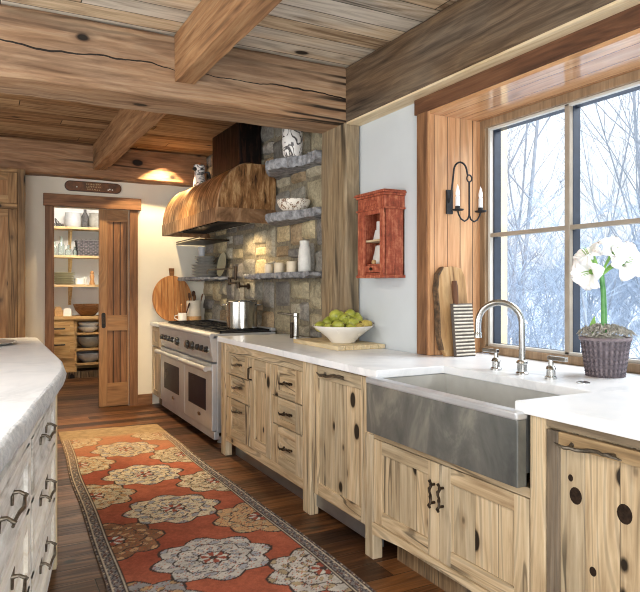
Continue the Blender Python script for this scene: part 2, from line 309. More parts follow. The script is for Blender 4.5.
# ------------------------------------------------------------ mesh helpers
class MB:
    def __init__(s): s.v = []; s.f = []; s.tint = None
    def add(s, vs, fs):
        o = len(s.v); s.v += [tuple(p) for p in vs]; s.f += [tuple(o + i for i in q) for q in fs]; return s
    def box(s, x0, x1, y0, y1, z0, z1, T=None):
        vs = [(x, y, z) for z in (z0, z1) for y in (y0, y1) for x in (x0, x1)]
        if T: vs = [T @ Vector(p) for p in vs]
        return s.add(vs, [(0, 2, 3, 1), (4, 5, 7, 6), (0, 1, 5, 4), (1, 3, 7, 5), (3, 2, 6, 7), (2, 0, 4, 6)])
    def prism(s, poly, axis, a0, a1, T=None):
        """poly of 2-D points; axis Z -> (x,y), X -> (y,z), Y -> (x,z)"""
        put = {'Z': lambda p, a: (p[0], p[1], a), 'X': lambda p, a: (a, p[0], p[1]), 'Y': lambda p, a: (p[0], a, p[1])}[axis]
        n = len(poly); vs = [put(p, a0) for p in poly] + [put(p, a1) for p in poly]
        if T: vs = [T @ Vector(p) for p in vs]
        return s.add(vs, [tuple(range(n))[::-1], tuple(range(n, 2 * n))] + [(i, (i + 1) % n, n + (i + 1) % n, n + i) for i in range(n)])
    def lathe(s, prof, c=(0, 0, 0), n=28, T=None, caps=True, sx=1, sy=1):
        vs = []; fs = []; k = len(prof)
        for r, z in prof:
            for i in range(n):
                a = 2 * math.pi * i / n; p = Vector((r * math.cos(a) * sx, r * math.sin(a) * sy, z))
                if T: p = T @ p
                vs.append(p + Vector(c))
        for j in range(k - 1):
            for i in range(n): fs.append((j * n + i, j * n + (i + 1) % n, (j + 1) * n + (i + 1) % n, (j + 1) * n + i))
        if caps: fs += [tuple(range(n))[::-1], tuple(range((k - 1) * n, k * n))]
        return s.add(vs, fs)
    def tube(s, pts, r, n=8, caps=True, sq=1.):
        pts = [Vector(p) for p in pts]; rs = r if hasattr(r, '__len__') else [r] * len(pts)
        vs = []; fs = []; up = None
        for i, p in enumerate(pts):
            t = (pts[min(i + 1, len(pts) - 1)] - pts[max(i - 1, 0)]).normalized()
            if up is None: up = t.orthogonal().normalized()
            up = (up - t * up.dot(t)); up = up.normalized() if up.length > 1e-6 else t.orthogonal().normalized()
            b = t.cross(up)
            for k in range(n):
                a = 2 * math.pi * k / n; vs.append(p + up * (math.cos(a) * rs[i]) + b * (math.sin(a) * rs[i] * sq))
        for i in range(len(pts) - 1):
            for k in range(n): fs.append((i * n + k, i * n + (k + 1) % n, (i + 1) * n + (k + 1) % n, (i + 1) * n + k))
        if caps: fs += [tuple(range(n))[::-1], tuple(range((len(pts) - 1) * n, len(pts) * n))]
        return s.add(vs, fs)
    def ball(s, c, r, n=14, m=9, sx=1, sy=1, sz=1):
        pr = [(max(r * math.sin(math.pi * j / m), 1e-4), -r * math.cos(math.pi * j / m) * sz) for j in range(m + 1)]
        return s.lathe(pr, c, n, sx=sx, sy=sy)
    def beam(s, x0, x1, y0, y1, z0, z1, axis, ch=.02, jit=.004, step=.12):
        """hewn timber: chamfered section, slightly uneven along its length"""
        lo = {'X': x0, 'Y': y0, 'Z': z0}[axis]; hi = {'X': x1, 'Y': y1, 'Z': z1}[axis]
        (a0, a1), (b0, b1) = {'X': ((y0, y1), (z0, z1)), 'Y': ((x0, x1), (z0, z1)), 'Z': ((x0, x1), (y0, y1))}[axis]
        sec = [(a0 + ch, b0), (a1 - ch, b0), (a1, b0 + ch), (a1, b1 - ch), (a1 - ch, b1), (a0 + ch, b1), (a0, b1 - ch), (a0, b0 + ch)]
        N = max(2, int((hi - lo) / step)); vs = []; fs = []
        for i in range(N + 1):
            t = lo + (hi - lo) * i / N
            for p, q in sec:
                p += random.uniform(-jit, jit); q += random.uniform(-jit, jit)
                vs.append({'X': (t, p, q), 'Y': (p, t, q), 'Z': (p, q, t)}[axis])
        for i in range(N):
            for k in range(8): fs.append((i * 8 + k, i * 8 + (k + 1) % 8, (i + 1) * 8 + (k + 1) % 8, (i + 1) * 8 + k))
        fs += [tuple(range(8))[::-1], tuple(range(N * 8, N * 8 + 8))]
        return s.add(vs, fs)
    def build(s, name, mat, parent=None, smooth=None, bevel=0., label=None):
        vs = np.array(s.v, dtype=float); me = bpy.data.meshes.new(name)
        loc = np.zeros(3)
        if parent is None and name.split('_')[0] not in STRUCT and name.split('_')[-1] not in STRUCT[:3]:
            mn, mx = vs.min(0), vs.max(0); loc = np.array([(mn[0] + mx[0]) / 2, (mn[1] + mx[1]) / 2, mn[2]])
        me.from_pydata([tuple(p) for p in (vs - loc)], [], s.f)
        bm = bmesh.new(); bm.from_mesh(me); bmesh.ops.recalc_face_normals(bm, faces=bm.faces); bm.to_mesh(me); bm.free()
        if s.tint is not None:
            at = me.color_attributes.new('tint', 'FLOAT_COLOR', 'POINT')
            at.data.foreach_set('color', np.asarray(s.tint, dtype=np.float32).ravel())
        me.materials.append(M[mat] if isinstance(mat, str) else mat)
        if smooth is not None:
            me.polygons.foreach_set('use_smooth', [True] * len(me.polygons)); me.set_sharp_from_angle(angle=R(smooth))
        o = bpy.data.objects.new(name, me); C.objects.link(o); o.location = loc
        if parent is not None:
            o.parent = parent; o.matrix_parent_inverse = WORLD.get(parent.name, Matrix()).inverted()
        WORLD[o.name] = Matrix.Translation(loc)
        if bevel:
            b = o.modifiers.new('bevel', 'BEVEL'); b.width = bevel; b.segments = 2; b.limit_method = 'ANGLE'; b.angle_limit = R(40)
        if label: o['label'] = label
        return o
WORLD = {}
STRUCT = ('wall', 'floor', 'ceiling', 'window', 'door', 'baseboard', 'trim', 'ground')
def tag(o, label, cat, group=None):
    o['label'] = label; o['category'] = cat
    if group: o['group'] = group
    return o
def thing(name, loc, label, cat, group=None):
    o = bpy.data.objects.new(name, None); C.objects.link(o); o.location = loc; o.empty_display_size = .1
    WORLD[o.name] = Matrix.Translation(loc); return tag(o, label, cat, group)
def struct(o):
    o['kind'] = 'structure'; return o
def dup(o, delta, label=None, rz=0, scale=1., par=None):
    c = o.copy(); C.objects.link(c)
    if par is None:
        c.location = Vector(o.location) + Vector(delta); c.rotation_euler = (0, 0, rz)
        if scale != 1.: c.scale = (scale,) * 3 if not hasattr(scale, '__len__') else scale
        if label: c['label'] = label
    else: c.parent = par
    for ch in list(o.children): dup(ch, (0, 0, 0), par=c)
    return c

# ------------------------------------------------------------ the setting
XW, YB, ZC = 2.27, 7.15, 2.80       # window wall, back wall, ceiling
XL, YR = -3.6, -2.6
def sb(name, mat, *boxes, parent=None, bevel=0.):
    m = MB()
    for b in boxes: m.box(*b)
    o = m.build(name, mat, parent, bevel=bevel)
    return struct(o) if parent is None else o
sb('floor', 'floor', (XL, 3.0, YR, 10.4, -.06, 0))
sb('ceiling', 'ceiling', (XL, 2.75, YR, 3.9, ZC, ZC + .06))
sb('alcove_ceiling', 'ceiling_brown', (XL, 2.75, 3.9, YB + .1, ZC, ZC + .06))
# window wall (right), with the bay opening y .55..2.97, z .92..2.31
WY0, WY1, WZ0, WZ1 = -.07, 2.945, .90, 2.32
sb('wall_right', 'plaster', (XW, XW + .40, WY1, 4.02, 0, ZC), (XW, XW + .40, YR, WY0, 0, ZC), (XW, XW + .40, WY0, WY1, 0, WZ0 - .02), (XW, XW + .40, WY0, WY1, WZ1 + .015, ZC))
sb('wall_left', 'cream', (XL - .1, XL, YR, YB, 0, ZC))
sb('wall_rear', 'cream', (XL, XW + .40, YR - .1, YR, 0, ZC))
DX0, DX1, DZ = .645, 1.41, 2.15
sb('wall_back', 'cream', (XL, DX0, YB, YB + .12, 0, ZC), (DX1, 2.75, YB, YB + .12, 0, ZC), (DX0, DX1, YB, YB + .12, DZ, ZC))
sb('pantry_wall', 'shiplap', (-.4, 2.4, 10.05, 10.15, 0, 2.8)); sb('pantry_wall', 'shiplap', (-.5, -.4, YB + .12, 10.15, 0, 2.8)); sb('pantry_wall', 'shiplap', (2.3, 2.4, YB + .12, 10.05, 0, 2.8))
sb('pantry_ceiling', 'shiplap', (-.4, 2.4, YB + .1, 10.15, 2.8, 2.86))
sb('baseboard_back', 'casing_x', (1.50, 1.66, YB - .02, YB, 0, .118), bevel=.003)

# stone wall behind the range: every stone raised out of the mortar
def stone_wall():
    cells = []
    def split(y0, y1, z0, z1):
        wy, wz = y1 - y0, z1 - z0
        big = random.uniform(.26, .46)
        if wy > big * 1.25 and wy >= wz * random.uniform(.7, 1.1):
            t = y0 + wy * random.uniform(.36, .64); split(y0, t, z0, z1); split(t, y1, z0, z1)
        elif wz > big * .8:
            t = z0 + wz * random.uniform(.36, .64); split(y0, y1, z0, t); split(y0, y1, t, z1)
        else: cells.append((y0, y1, z0, z1))
    for r in range(4):
        for c in range(4): split(4.02 + c * .783, 4.02 + (c + 1) * .783, .90 + r * .475, .90 + (r + 1) * .475)
    pal = [(176, 162, 130), (158, 150, 130), (140, 136, 128), (188, 170, 134), (156, 136, 108), (128, 124, 118), (172, 164, 144), (150, 146, 134), (166, 156, 130), (124, 121, 114)]
    m = MB(); tint = []; N = 8
    for (y0, y1, z0, z1) in cells:
        g = .007; j = .016
        cs = [(y0 + g + random.uniform(0, j), z0 + g + random.uniform(0, j)), (y1 - g - random.uniform(0, j), z0 + g + random.uniform(0, j)),
              (y1 - g - random.uniform(0, j), z1 - g - random.uniform(0, j)), (y0 + g + random.uniform(0, j), z1 - g - random.uniform(0, j))]
        dep = random.uniform(.018, .045); ph = [random.uniform(0, 6) for _ in range(6)]; k = random.uniform(.82, 1.15)
        col = np.array(lin(random.choice(pal))); col[:3] *= k; vs = []
        ty, tz = random.uniform(-.012, .012), random.uniform(-.012, .012)
        for a in range(N + 1):
            for b in range(N + 1):
                u, v = a / N, b / N
                y = (cs[0][0] * (1 - u) + cs[1][0] * u) * (1 - v) + (cs[3][0] * (1 - u) + cs[2][0] * u) * v
                z = (cs[0][1] * (1 - u) + cs[1][1] * u) * (1 - v) + (cs[3][1] * (1 - u) + cs[2][1] * u) * v
                e = max(abs(2 * u - 1), abs(2 * v - 1)); h = dep * (1 - e ** 7) + (ty * (u - .5) + tz * (v - .5)) * (1 - e ** 7)
                h += (1 - e ** 5) * .006 * (math.sin(31 * y + ph[0]) * math.sin(37 * z + ph[1]) + .7 * math.sin(67 * y + ph[2]) * math.sin(59 * z + ph[3]))
                vs.append((XW - max(h, 0) - (0 if e == 1 else .001), y, z)); tint.append(col)
        m.add(vs, [(a * (N + 1) + b, (a + 1) * (N + 1) + b, (a + 1) * (N + 1) + b + 1, a * (N + 1) + b + 1) for a in range(N) for b in range(N)])
    m.tint = np.array(tint)
    bk = struct(MB().box(XW - .004, XW + .40, 4.0, YB, 0, ZC).build('stone_wall', 'mortar'))
    m.build('stones', 'stone', bk, smooth=50)
stone_wall()

# timbers
def timber(name, mat, label, cat, *a, **k):
    o = MB().beam(*a, **k).build(name, mat, smooth=25); return tag(o, label, cat)
timber('cross_beam', 'beam_x', 'thick cracked fir beam spanning the ceiling from the left edge to the post', 'beam', XL, 2.16, 3.70, 4.07, 2.42, 2.795, 'X')
timber('wall_beam', 'beam_y', 'dark grey-brown hewn beam running above the big window', 'beam', 2.155, XW - .002, YR, 4.07, 2.42, 2.795, 'Y', ch=.014)
timber('back_beam', 'beam_back', 'brown beam along the back wall above the pantry doorway', 'beam', XL, XW - .045, 6.95, YB - .002, 2.45, 2.795, 'X')
timber('ceiling_joist', 'joist', 'reddish fir joist in front of the thick cross beam, ending in its face', 'joist', .99, 1.115, YR, 3.70, 2.52, 2.797, 'Y', ch=.006, jit=.002)
timber('ceiling_joist', 'joist', 'fir joist behind the cross beam, ending at the back beam', 'joist', 1.005, 1.14, 4.07, 6.95, 2.53, 2.797, 'Y', ch=.006, jit=.002)
timber('post', 'post', 'grey weathered square timber post between stone wall and white plaster', 'post', 2.155, XW - .002, 3.70, 4.06, .921, 2.42, 'Z', ch=.012)

MB().box(2.157, XW - .001, YR, 3.695, 2.408, 2.4205).build('trim_7', 'beam_bounce_lit')['kind'] = 'structure'  # added pale strip; bounce light on the beam's underside is put into its colour
# window bay: casing, reveal, soffit, sill is the counter; sash frames, muntins, panes
sb('trim_1', 'casing', (XW - .028, XW, WY1 - .012, 3.026, .921, 2.337), bevel=.003)
sb('trim_2', 'casing_y', (XW - .032, XW, WY0 - .1, 3.045, 2.32, 2.418), bevel=.003)
m = MB(); m.box(XW - .02, 2.68, WY1 - .035, WY1, .921, WZ1); struct(m.build('trim_3', 'cedar'))
m = MB(); m.box(XW - .02, 2.68, WY0, WY1 - .035, WZ1 - .02, WZ1 + .014); struct(m.build('trim_4', 'cedar_y'))
def window():
    X0, X1 = 2.62, 2.66; y1 = WY1 - .035; zt = WZ1 - .02
    def ring(mb, x0, x1, ya, yb, za, zb, wy, wb, wt):
        return mb.box(x0, x1, yb - wy, yb, za, zb).box(x0, x1, ya, ya + wy, za, zb).box(x0, x1, ya + wy, yb - wy, za, za + wb).box(x0, x1, ya + wy, yb - wy, zb - wt, zb)
    o = struct(ring(MB(), X0, X1, WY0, y1, .921, zt, .045, .042, .046).build('window_1', 'frame_wood', bevel=.003))
    ya, yb, za, zb = WY0 + .045, y1 - .045, .963, zt - .046
    ring(MB(), X0 + .022, X1 + .01, ya, yb, za, zb, .018, .016, .014).build('glazing_bead', 'bead_grey', o, bevel=.002)
    s = MB(); xa, xb = X1 + .01, X1 + .062
    ring(s, xa, xb, ya - .02, yb + .02, za - .02, zb + .02, .046, .034, .034)
    cols = 5; pitch = (yb - ya) / cols
    ys = [yb - pitch * i for i in range(1, cols)]
    for y in ys: s.box(xa, xb, y - .017, y + .017, za, zb)
    s.box(xa, xb - .02, ya, yb, 1.609, 1.627)
    s.build('sash', 'iron_blue', o)
    for y in ys:
        MB().box(X0 + .022, xa, y - .016, y + .016, za, zb).build('mullion', 'muntin_grey', o, bevel=.004)
    MB().box(X0 + .026, xa, ya, yb, 1.606, 1.63).build('transom', 'muntin_grey', o, bevel=.004)
    MB().box(xa + .030, xa + .035, ya, yb, za, zb).build('glass', 'glass', o)
    t = MB().box(xb, 2.775, y1 - .068, y1 + .03, .80, 2.5); t.box(xb, 2.775, WY0 - .05, y1 + .03, .80, .95); t.build('exterior_trim', 'exterior_trim', o)
M['bead_grey'] = plain('glazing_bead', (196, 192, 184), .4, 0, .03, 12)
M['frame_wood'] = wood('window_frame_wood', (92, 74, 56), (138, 114, 88), (172, 146, 116), axis='Z', var=.06, rough=.45)
M['muntin_grey'] = plain('muntin_wood', (150, 140, 126), .4, 0, .06, 12)
window()

# pantry doorway: jambs, header, sliding door
sb('trim_5', 'casing', (.558, DX0, YB - .025, YB + .12, 0, DZ), (1.41, 1.50, YB - .025, YB + .0, 0, DZ), bevel=.004)
sb('trim_6', 'casing_x', (.54, 1.533, YB - .045, YB, DZ, 2.278), bevel=.004)
def sliding_door():
    y0, y1 = YB + .03, YB + .075
    x0, x1 = 1.10, 1.86
    sx, pe = 1.185, 1.395
    d = struct(MB().box(sx - .008, pe + .008, y0 + .016, y1 - .01, .2, DZ - .05).build('door_1', 'door_boards'))
    for a, c in ((x0, sx), (pe, x1)): MB().box(a, c, y0, y1, .01, DZ).build('stile', 'door', d, bevel=.003)
    for a, c in ((.01, .26), (.83, 1.0), (2.02, DZ)): MB().box(sx, pe, y0, y1, a, c).build('rail', 'door_x', d, bevel=.003)
    h = MB(); h.prism([(1.145 + .022 * math.cos(a) , .945 + (.062 if math.sin(a) > 0 else -.062) + .022 * math.sin(a)) for a in [k * math.pi / 8 for k in range(16)]], 'Y', y0 - .006, y0)
    h.build('latch_plate', 'iron', d, bevel=.002)
    MB().box(1.135, 1.155, y0 - .012, y0 - .005, .91, .98).build('finger_pull', 'bronze', d, bevel=.003)
sliding_door()

# ------------------------------------------------------------ kitchen run along the window wall
XF = 1.66                                                  # cabinet faces
def twig_pull(y0, y1, z, x, mat, parent, sag=.012, r=.0055, vertical=False):
    """forged branch-like pull on two posts"""
    m = MB(); N = 12; L = y1 - y0
    def P(t, off, zz): return (x - off, y0 + L * t, z + zz) if not vertical else (x - off, y0 + zz, z + L * t)
    pts = [P(i / N, .026 + .006 * math.sin(9 * i / N), sag * math.sin(2 * math.pi * i / N) * (1 if i % 3 else .5)) for i in range(N + 1)]
    m.tube(pts, [r * (.55 + .6 * math.sin(math.pi * i / N) ** .5 + (.25 if i % 4 == 2 else 0)) for i in range(N + 1)], 7)
    for t in (.18, .82): m.tube([P(t, -.001, 0), P(t, .012, sag * math.sin(2 * math.pi * t) * .7), P(t, .027, sag * math.sin(2 * math.pi * t))], [r * 1.5, r * .9, r * 1.1], 7)
    return m.build('handle', mat, parent, smooth=40)
def shaker(name, y0, y1, z0, z1, x, parent, st=.06, rail=.06, mat='pine', pmat='pine_planks', t=.022):
    d = MB().box(x + .012, x + t - .002, y0 + st - .008, y1 - st + .008, z0 + rail - .008, z1 - rail + .008).build(name, pmat, parent)
    for a, c in ((y0, y0 + st), (y1 - st, y1)): MB().box(x, x + t, a, c, z0, z1).build('stile', mat, d, bevel=.002)
    for a, c in ((z0, z0 + rail), (z1 - rail, z1)): MB().box(x + .0005, x + t, y0 + st, y1 - st, a, c).build('rail', mat + '_rail', d, bevel=.002)
    return d
def leg(y0, y1, parent, x0=1.655, z1=.879, mat='pine'):
    return MB().box(x0, x0 + .055, y0, y1, 0, z1).build('leg', mat, parent, bevel=.004)

# drawer cabinet beside the range
cab = thing('drawer_cabinet', (1.95, 4.03, 0), 'pale knotty pine cabinet with six drawers around one narrow door, beside the range', 'cabinet')
yA0, yA1 = 3.345, 4.70
b = MB(); b.box(XF + .03, 2.25, yA0, 4.80, .12, .879); b.build('carcass', 'pine', cab)
for z0, z1 in ((.12, .18), (.812, .879)): MB().box(XF, XF + .03, yA0, yA1, z0, z1).build('face_rail', 'pine_rail', cab, bevel=.002)
for y0, y1 in ((4.66, 4.70), (4.185, 4.20), (3.79, 3.825), (3.345, 3.36)): MB().box(XF, XF + .03, y0, y1, .18, .812).build('face_stile', 'pine', cab, bevel=.002)
for (y0, y1), zs in (((4.203, 4.657), ((.65, .81), (.472, .642), (.183, .464))), ((3.363, 3.787), ((.617, .81), (.437, .608), (.183, .428)))):
    for z0, z1 in zs:
        d = shaker('drawer', y0, y1, z0, z1, XF - .004, cab, st=.085, rail=.04 if z1 - z0 < .2 else .055, pmat='pine_rail')
        zz = z1 - .075 if y0 > 4 else (z0 + z1) / 2
        twig_pull((y0 + y1) / 2 - .085, (y0 + y1) / 2 + .085, zz, XF - .004 + (.012 if y0 < 4 else 0.012), 'bronze' if y0 < 4 else 'pewter', d, sag=.010, r=.006)
d = shaker('door', 3.828, 4.182, .183, .81, XF - .004, cab, st=.075, rail=.075)
h = MB(); h.tube([(XF - .004, 4.155, .75), (XF - .03, 4.155, .74), (XF - .03, 4.155, .67), (XF - .004, 4.155, .66)], .006, 7); h.build('handle', 'bronze', d, smooth=40)
leg(4.70, 4.795, cab); leg(3.25, 3.345, cab)
MB().box(1.74, 1.76, 3.35, 4.70, .0, .12).build('toe_kick', 'rawlight', cab)

# panel-fronted dishwasher
dw = thing('dishwasher', (1.95, 2.94, 0), 'dishwasher behind a single knotty pine panel, between the sink and the drawer cabinet', 'dishwasher')
MB().box(XF + .035, 2.24, 2.66, 3.245, .05, .876).build('body', 'rawlight', dw)
d = shaker('door', 2.66, 3.235, .135, .868, XF + .008, dw, st=.055, rail=.07, pmat='pine_planks')
twig_pull(2.84, 3.14, .835, XF + .008, 'pewter', d, sag=.012, r=.0065)
MB().box(1.75, 1.77, 2.66, 3.245, .012, .125).build('toe_kick', 'rawlight', dw)

# sink base
sk = thing('sink_cabinet', (1.95, 2.06, 0), 'pale pine cabinet with two doors under the steel apron sink', 'cabinet')
MB().box(XF + .03, 2.25, 1.59, 2.56, .12, .60).build('carcass', 'pine', sk)
leg(2.582, 2.655, sk, 1.655, .60); MB().box(XF + .002, 1.74, 2.602, 2.655, .60, .879).build('upright', 'pine', sk)
MB().box(1.652, 1.735, 1.522, 1.586, 0, .879).build('leg', 'pine', sk, bevel=.004)
ar = [(1.59, .185), (2.578, .185)] + [(2.578 - .988 * t, .125 - .055 * (1 - (2 * t - 1) ** 2) * 0 + .0 + .035 * math.sin(math.pi * t)) for t in [i / 12 for i in range(13)]]
MB().prism(ar, 'X', XF - .012, XF + .03).build('bottom_rail', 'pine_rail', sk)
MB().box(XF, XF + .03, 1.588, 2.578, .588, .622).build('top_rail', 'pine_rail', sk)
for y0, y1, hy in ((2.083, 2.576, 2.108), (1.592, 2.078, 2.052)):
    d = shaker('door', y0, y1, .188, .585, XF - .006, sk, st=.07, rail=.062)
    h = MB(); N = 10
    h.tube([(XF - .030 - .004 * math.sin(i * 1.3), hy + .004 * math.sin(i * 2.1), .40 + .115 * i / N) for i in range(N + 1)], [.0055 + .002 * (i % 3 == 1) for i in range(N + 1)], 7)
    for zz in (.42, .495): h.tube([(XF - .004, hy, zz), (XF - .03, hy, zz)], .006, 7)
    h.build('handle', 'bronze', d, smooth=40)
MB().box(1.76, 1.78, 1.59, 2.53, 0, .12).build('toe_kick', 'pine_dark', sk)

# cabinet to the right of the sink
rc = thing('end_cabinet', (1.95, .7, 0), 'weathered pine cabinet with big black knots and a silver twig pull, below the amaryllis', 'cabinet')
MB().box(XF + .03, 2.25, -.1, 1.52, .10, .879).build('carcass', 'pine', rc)
MB().box(XF, XF + .03, -.1, 1.52, .850, .879).build('top_rail', 'pine_dark_rail', rc, bevel=.002)
for y0, y1 in ((.62, 1.518), (-.09, .612)):
    d = shaker('door', y0, y1, .10, .842, XF - .002, rc, st=.048, rail=.045, mat='pine_dark')
    twig_pull(y1 - .30, y1 - .06, .812, XF - .002, 'pewter', d, sag=.008, r=.0055)
    if y1 > 1:
        for ky, kz, s_ in ((1.41, .648, .024), (1.235, .645, .026), (1.345, .432, .013), (1.43, .70, .010)):
            k = MB(); k.ball((XF + .0095, ky, kz), s_, 12, 8, sx=.05, sz=1.15); k.build('knot', 'knotblack', d, smooth=60)
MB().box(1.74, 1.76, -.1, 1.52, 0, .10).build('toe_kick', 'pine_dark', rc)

# worktop: one slab with a cut-out for the sink, running back into the window bay
wt = [(1.63, -.12), (2.25, -.12), (2.25, -.065), (2.619, -.065), (2.619, 2.908), (2.25, 2.908), (2.25, 4.03), (2.222, 4.03), (2.222, 4.815), (1.63, 4.815), (1.63, 2.515), (2.03, 2.515), (2.03, 1.635), (1.63, 1.635)]
o = MB().prism(wt, 'Z', .881, .92).build('worktop', 'marble', bevel=.004)
tag(o, 'white marble worktop running from the range round the sink into the window bay', 'countertop')

# apron sink
sink = thing('apron_sink', (1.82, 2.07, .60), 'aged stainless steel apron front sink set into the white worktop', 'sink')
def sink_build():
    y0, y1, x0, x1, zt, zb = 1.592, 2.556, 1.60, 2.06, .8795, .63
    a = MB(); a.box(x0, x0 + .045, y0, y1, zb, .862); a.build('apron', 'sink', sink, bevel=.004)
    MB().box(x0 - .006, x0 + .05, y0 - .001, y1, .860, .8885).build('lip', 'stainless', sink, bevel=.007)
    bmsh = MB(); ix0, ix1, iy0, iy1 = x0 + .048, 2.045, y0 + .045, y1 - .04; t = .004
    bmsh.box(ix0 - t, ix1 + t, iy0 - t, iy1 + t, .66, .664)
    bmsh.box(ix0 - t, ix0, iy0, iy1, .664, .879).box(ix1, ix1 + t, iy0, iy1, .664, zt)
    bmsh.box(ix0, ix1, iy0 - t, iy0, .664, zt).box(ix0, ix1, iy1, iy1 + t, .664, zt)
    bmsh.build('basin', 'stainless_dull', sink)
    MB().lathe([(.045, 0), (.045, .004), (.03, .003), (.028, .001)], ((ix0 + ix1) / 2 + .04, (iy0 + iy1) / 2, .664), 24).build('drain', 'chrome', sink, smooth=40)
sink_build()

# faucet
fa = thing('faucet', (2.15, 2.11, .92), 'polished nickel gooseneck faucet standing behind the sink', 'faucet')
bx, by = 2.15, 2.11
MB().lathe([(.028, 0), (.028, .006), (.022, .012), (.022, .045), (.026, .05), (.024, .058), (.016, .064)], (bx, by, .92), 24).build('base', 'chrome', fa, smooth=35)
pts = [(bx, by, .97), (bx, by, 1.145)] ; rr = .098
dx, dy = -.62, .785
for i in range(1, 17):
    a = math.pi * i / 16; q = rr * (1 - math.cos(a)); pts.append((bx + dx * q, by + dy * q, 1.145 + rr * math.sin(a)))
ex, ey = pts[-1][0], pts[-1][1]; pts.append((ex, ey, 1.10))
MB().tube(pts, .0145, 14).build('spout', 'chrome', fa, smooth=50)
MB().lathe([(.0175, 0), (.0175, .022), (.0155, .026)], (ex, ey, 1.078), 16).build('aerator', 'chrome', fa, smooth=35)
def tap(y, d, label):
    t = thing('tap_handle', (bx, y, .92), label, 'tap', 'taps beside the gooseneck faucet')
    MB().lathe([(.026, 0), (.026, .008), (.019, .014), (.018, .038), (.022, .042), (.018, .052), (.011, .058), (.010, .082)], (bx, y, .92), 20).build('base', 'chrome', t, smooth=35)
    MB().box(bx - .010, bx + .010, min(y - .012 * d, y + .085 * d), max(y - .012 * d, y + .085 * d), 1.0, 1.019).build('lever', 'chrome', t, bevel=.003)
tap(2.275, 1, 'nickel lever tap between the gooseneck faucet and the washboard'); tap(1.945, -1, 'nickel lever tap between the gooseneck faucet and the amaryllis')
tag(MB().lathe([(.027, 0), (.027, .004), (.018, .007), (.001, .007)], (2.17, 1.795, .92), 24).build('air_switch', 'chrome', smooth=35), 'small flat metal button in the worktop before the wicker pot', 'button')

# ------------------------------------------------------------ range
rg = thing('range', (1.95, 5.92, 0), 'wide stainless steel range with two oven doors and black knobs', 'range')
RX = 1.675; r0, r1, sp = 5.045, 6.775, 5.87
MB().box(RX + .03, 2.235, r0, r1, .10, .90).build('body', 'stainless', rg, bevel=.003)
MB().box(RX + .005, RX + .05, r0, r1, .045, .112).build('kick_panel', 'stainless', rg, bevel=.004)
for y in (r0 + .09, r1 - .09, sp):
    MB().lathe([(.026, 0), (.026, .01), (.016, .014), (.016, .05)], (RX + .09, y, 0), 14).build('foot', 'stainless', rg, smooth=35)
for (y0, y1) in ((r0 + .004, sp - .003), (sp + .003, r1 - .004)):
    d = MB().box(RX - .012, RX + .03, y0, y1, .118, .672).build('oven_door', 'stainless', rg, bevel=.004)
    wy0, wy1 = y0 + (y1 - y0) * .20, y1 - (y1 - y0) * .17
    MB().box(RX - .014, RX - .008, wy0, wy1, .262, .53).build('window', 'glass_dark', d, bevel=.001)
    h = MB(); h.tube([(RX - .062, y0 + .01, .632), (RX - .062, y1 - .01, .632)], .021, 16)
    for y in (y0 + .035, y1 - .035): h.box(RX - .062, RX - .010, y - .014, y + .014, .618, .646)
    h.build('handle', 'stainless', d, smooth=40)
    cy = (y0 + y1) / 2 - .06
    MB().prism([(cy + .045 * math.cos(a), .205 + .016 * math.sin(a)) for a in [k * math.pi / 10 for k in range(20)]], 'X', RX - .016, RX - .010).build('badge', 'chrome', d)
cp = MB().prism([(RX - .004, .69), (RX + .03, .69), (RX + .03, .885), (RX - .03, .885)], 'Y', r0, r1).build('control_panel', 'stainless', rg, bevel=.002)
MB().tube([(RX - .016, r0, .903), (RX - .016, r1, .903)], .02, 14).build('bullnose', 'stainless', rg, smooth=40)
def knob(y, r):
    T = Matrix.Translation((RX - .015, y, .785)) @ Matrix.Rotation(R(-90 + 7), 4, 'Y')
    k = MB().lathe([(r * 1.22, 0), (r * 1.22, .006), (r * 1.1, .009)], T=T, n=20).build('knob', 'chrome', rg, smooth=35)
    MB().lathe([(r, .008), (r, .020), (r * .86, .034), (r * .6, .036)], T=T, n=20).build('grip', 'knob', k, smooth=35)
for y, r in [(6.64, .026), (6.50, .026), (6.37, .026), (6.24, .026), (6.05, .038), (5.71, .038), (5.56, .038), (5.40, .026), (5.28, .026), (5.15, .026)]: knob(y, r)
MB().box(RX + .0, 2.235, r0 + .002, r1 - .002, .90, .921).build('cooktop', 'stainless', rg, bevel=.003)
MB().box(RX + .06, 2.20, r0 + .02, r1 - .02, .921, .930).build('burner_pan', 'black', rg)
MB().box(2.19, 2.235, r0 + .002, r1 - .002, .93, .955).build('backguard', 'stainless', rg, bevel=.003)
ng = 4; gw = (r1 - r0 - .04) / ng
for i in range(ng):
    a, c = r0 + .02 + gw * i + .006, r0 + .02 + gw * (i + 1) - .006; g = MB(); xa, xb = RX + .065, 2.185
    g.box(xa, xb, a, a + .014, .932, .945).box(xa, xb, c - .014, c, .932, .945).box(xa, xa + .014, a, c, .93, .945).box(xb - .014, xb, a, c, .932, .945)
    for t in (.25, .5, .75): g.box(xa + (xb - xa) * t - .006, xa + (xb - xa) * t + .006, a, c, .936, .945)
    g.box(xa, xb, (a + c) / 2 - .006, (a + c) / 2 + .006, .936, .945)
    g.build('grate', 'grate', rg)
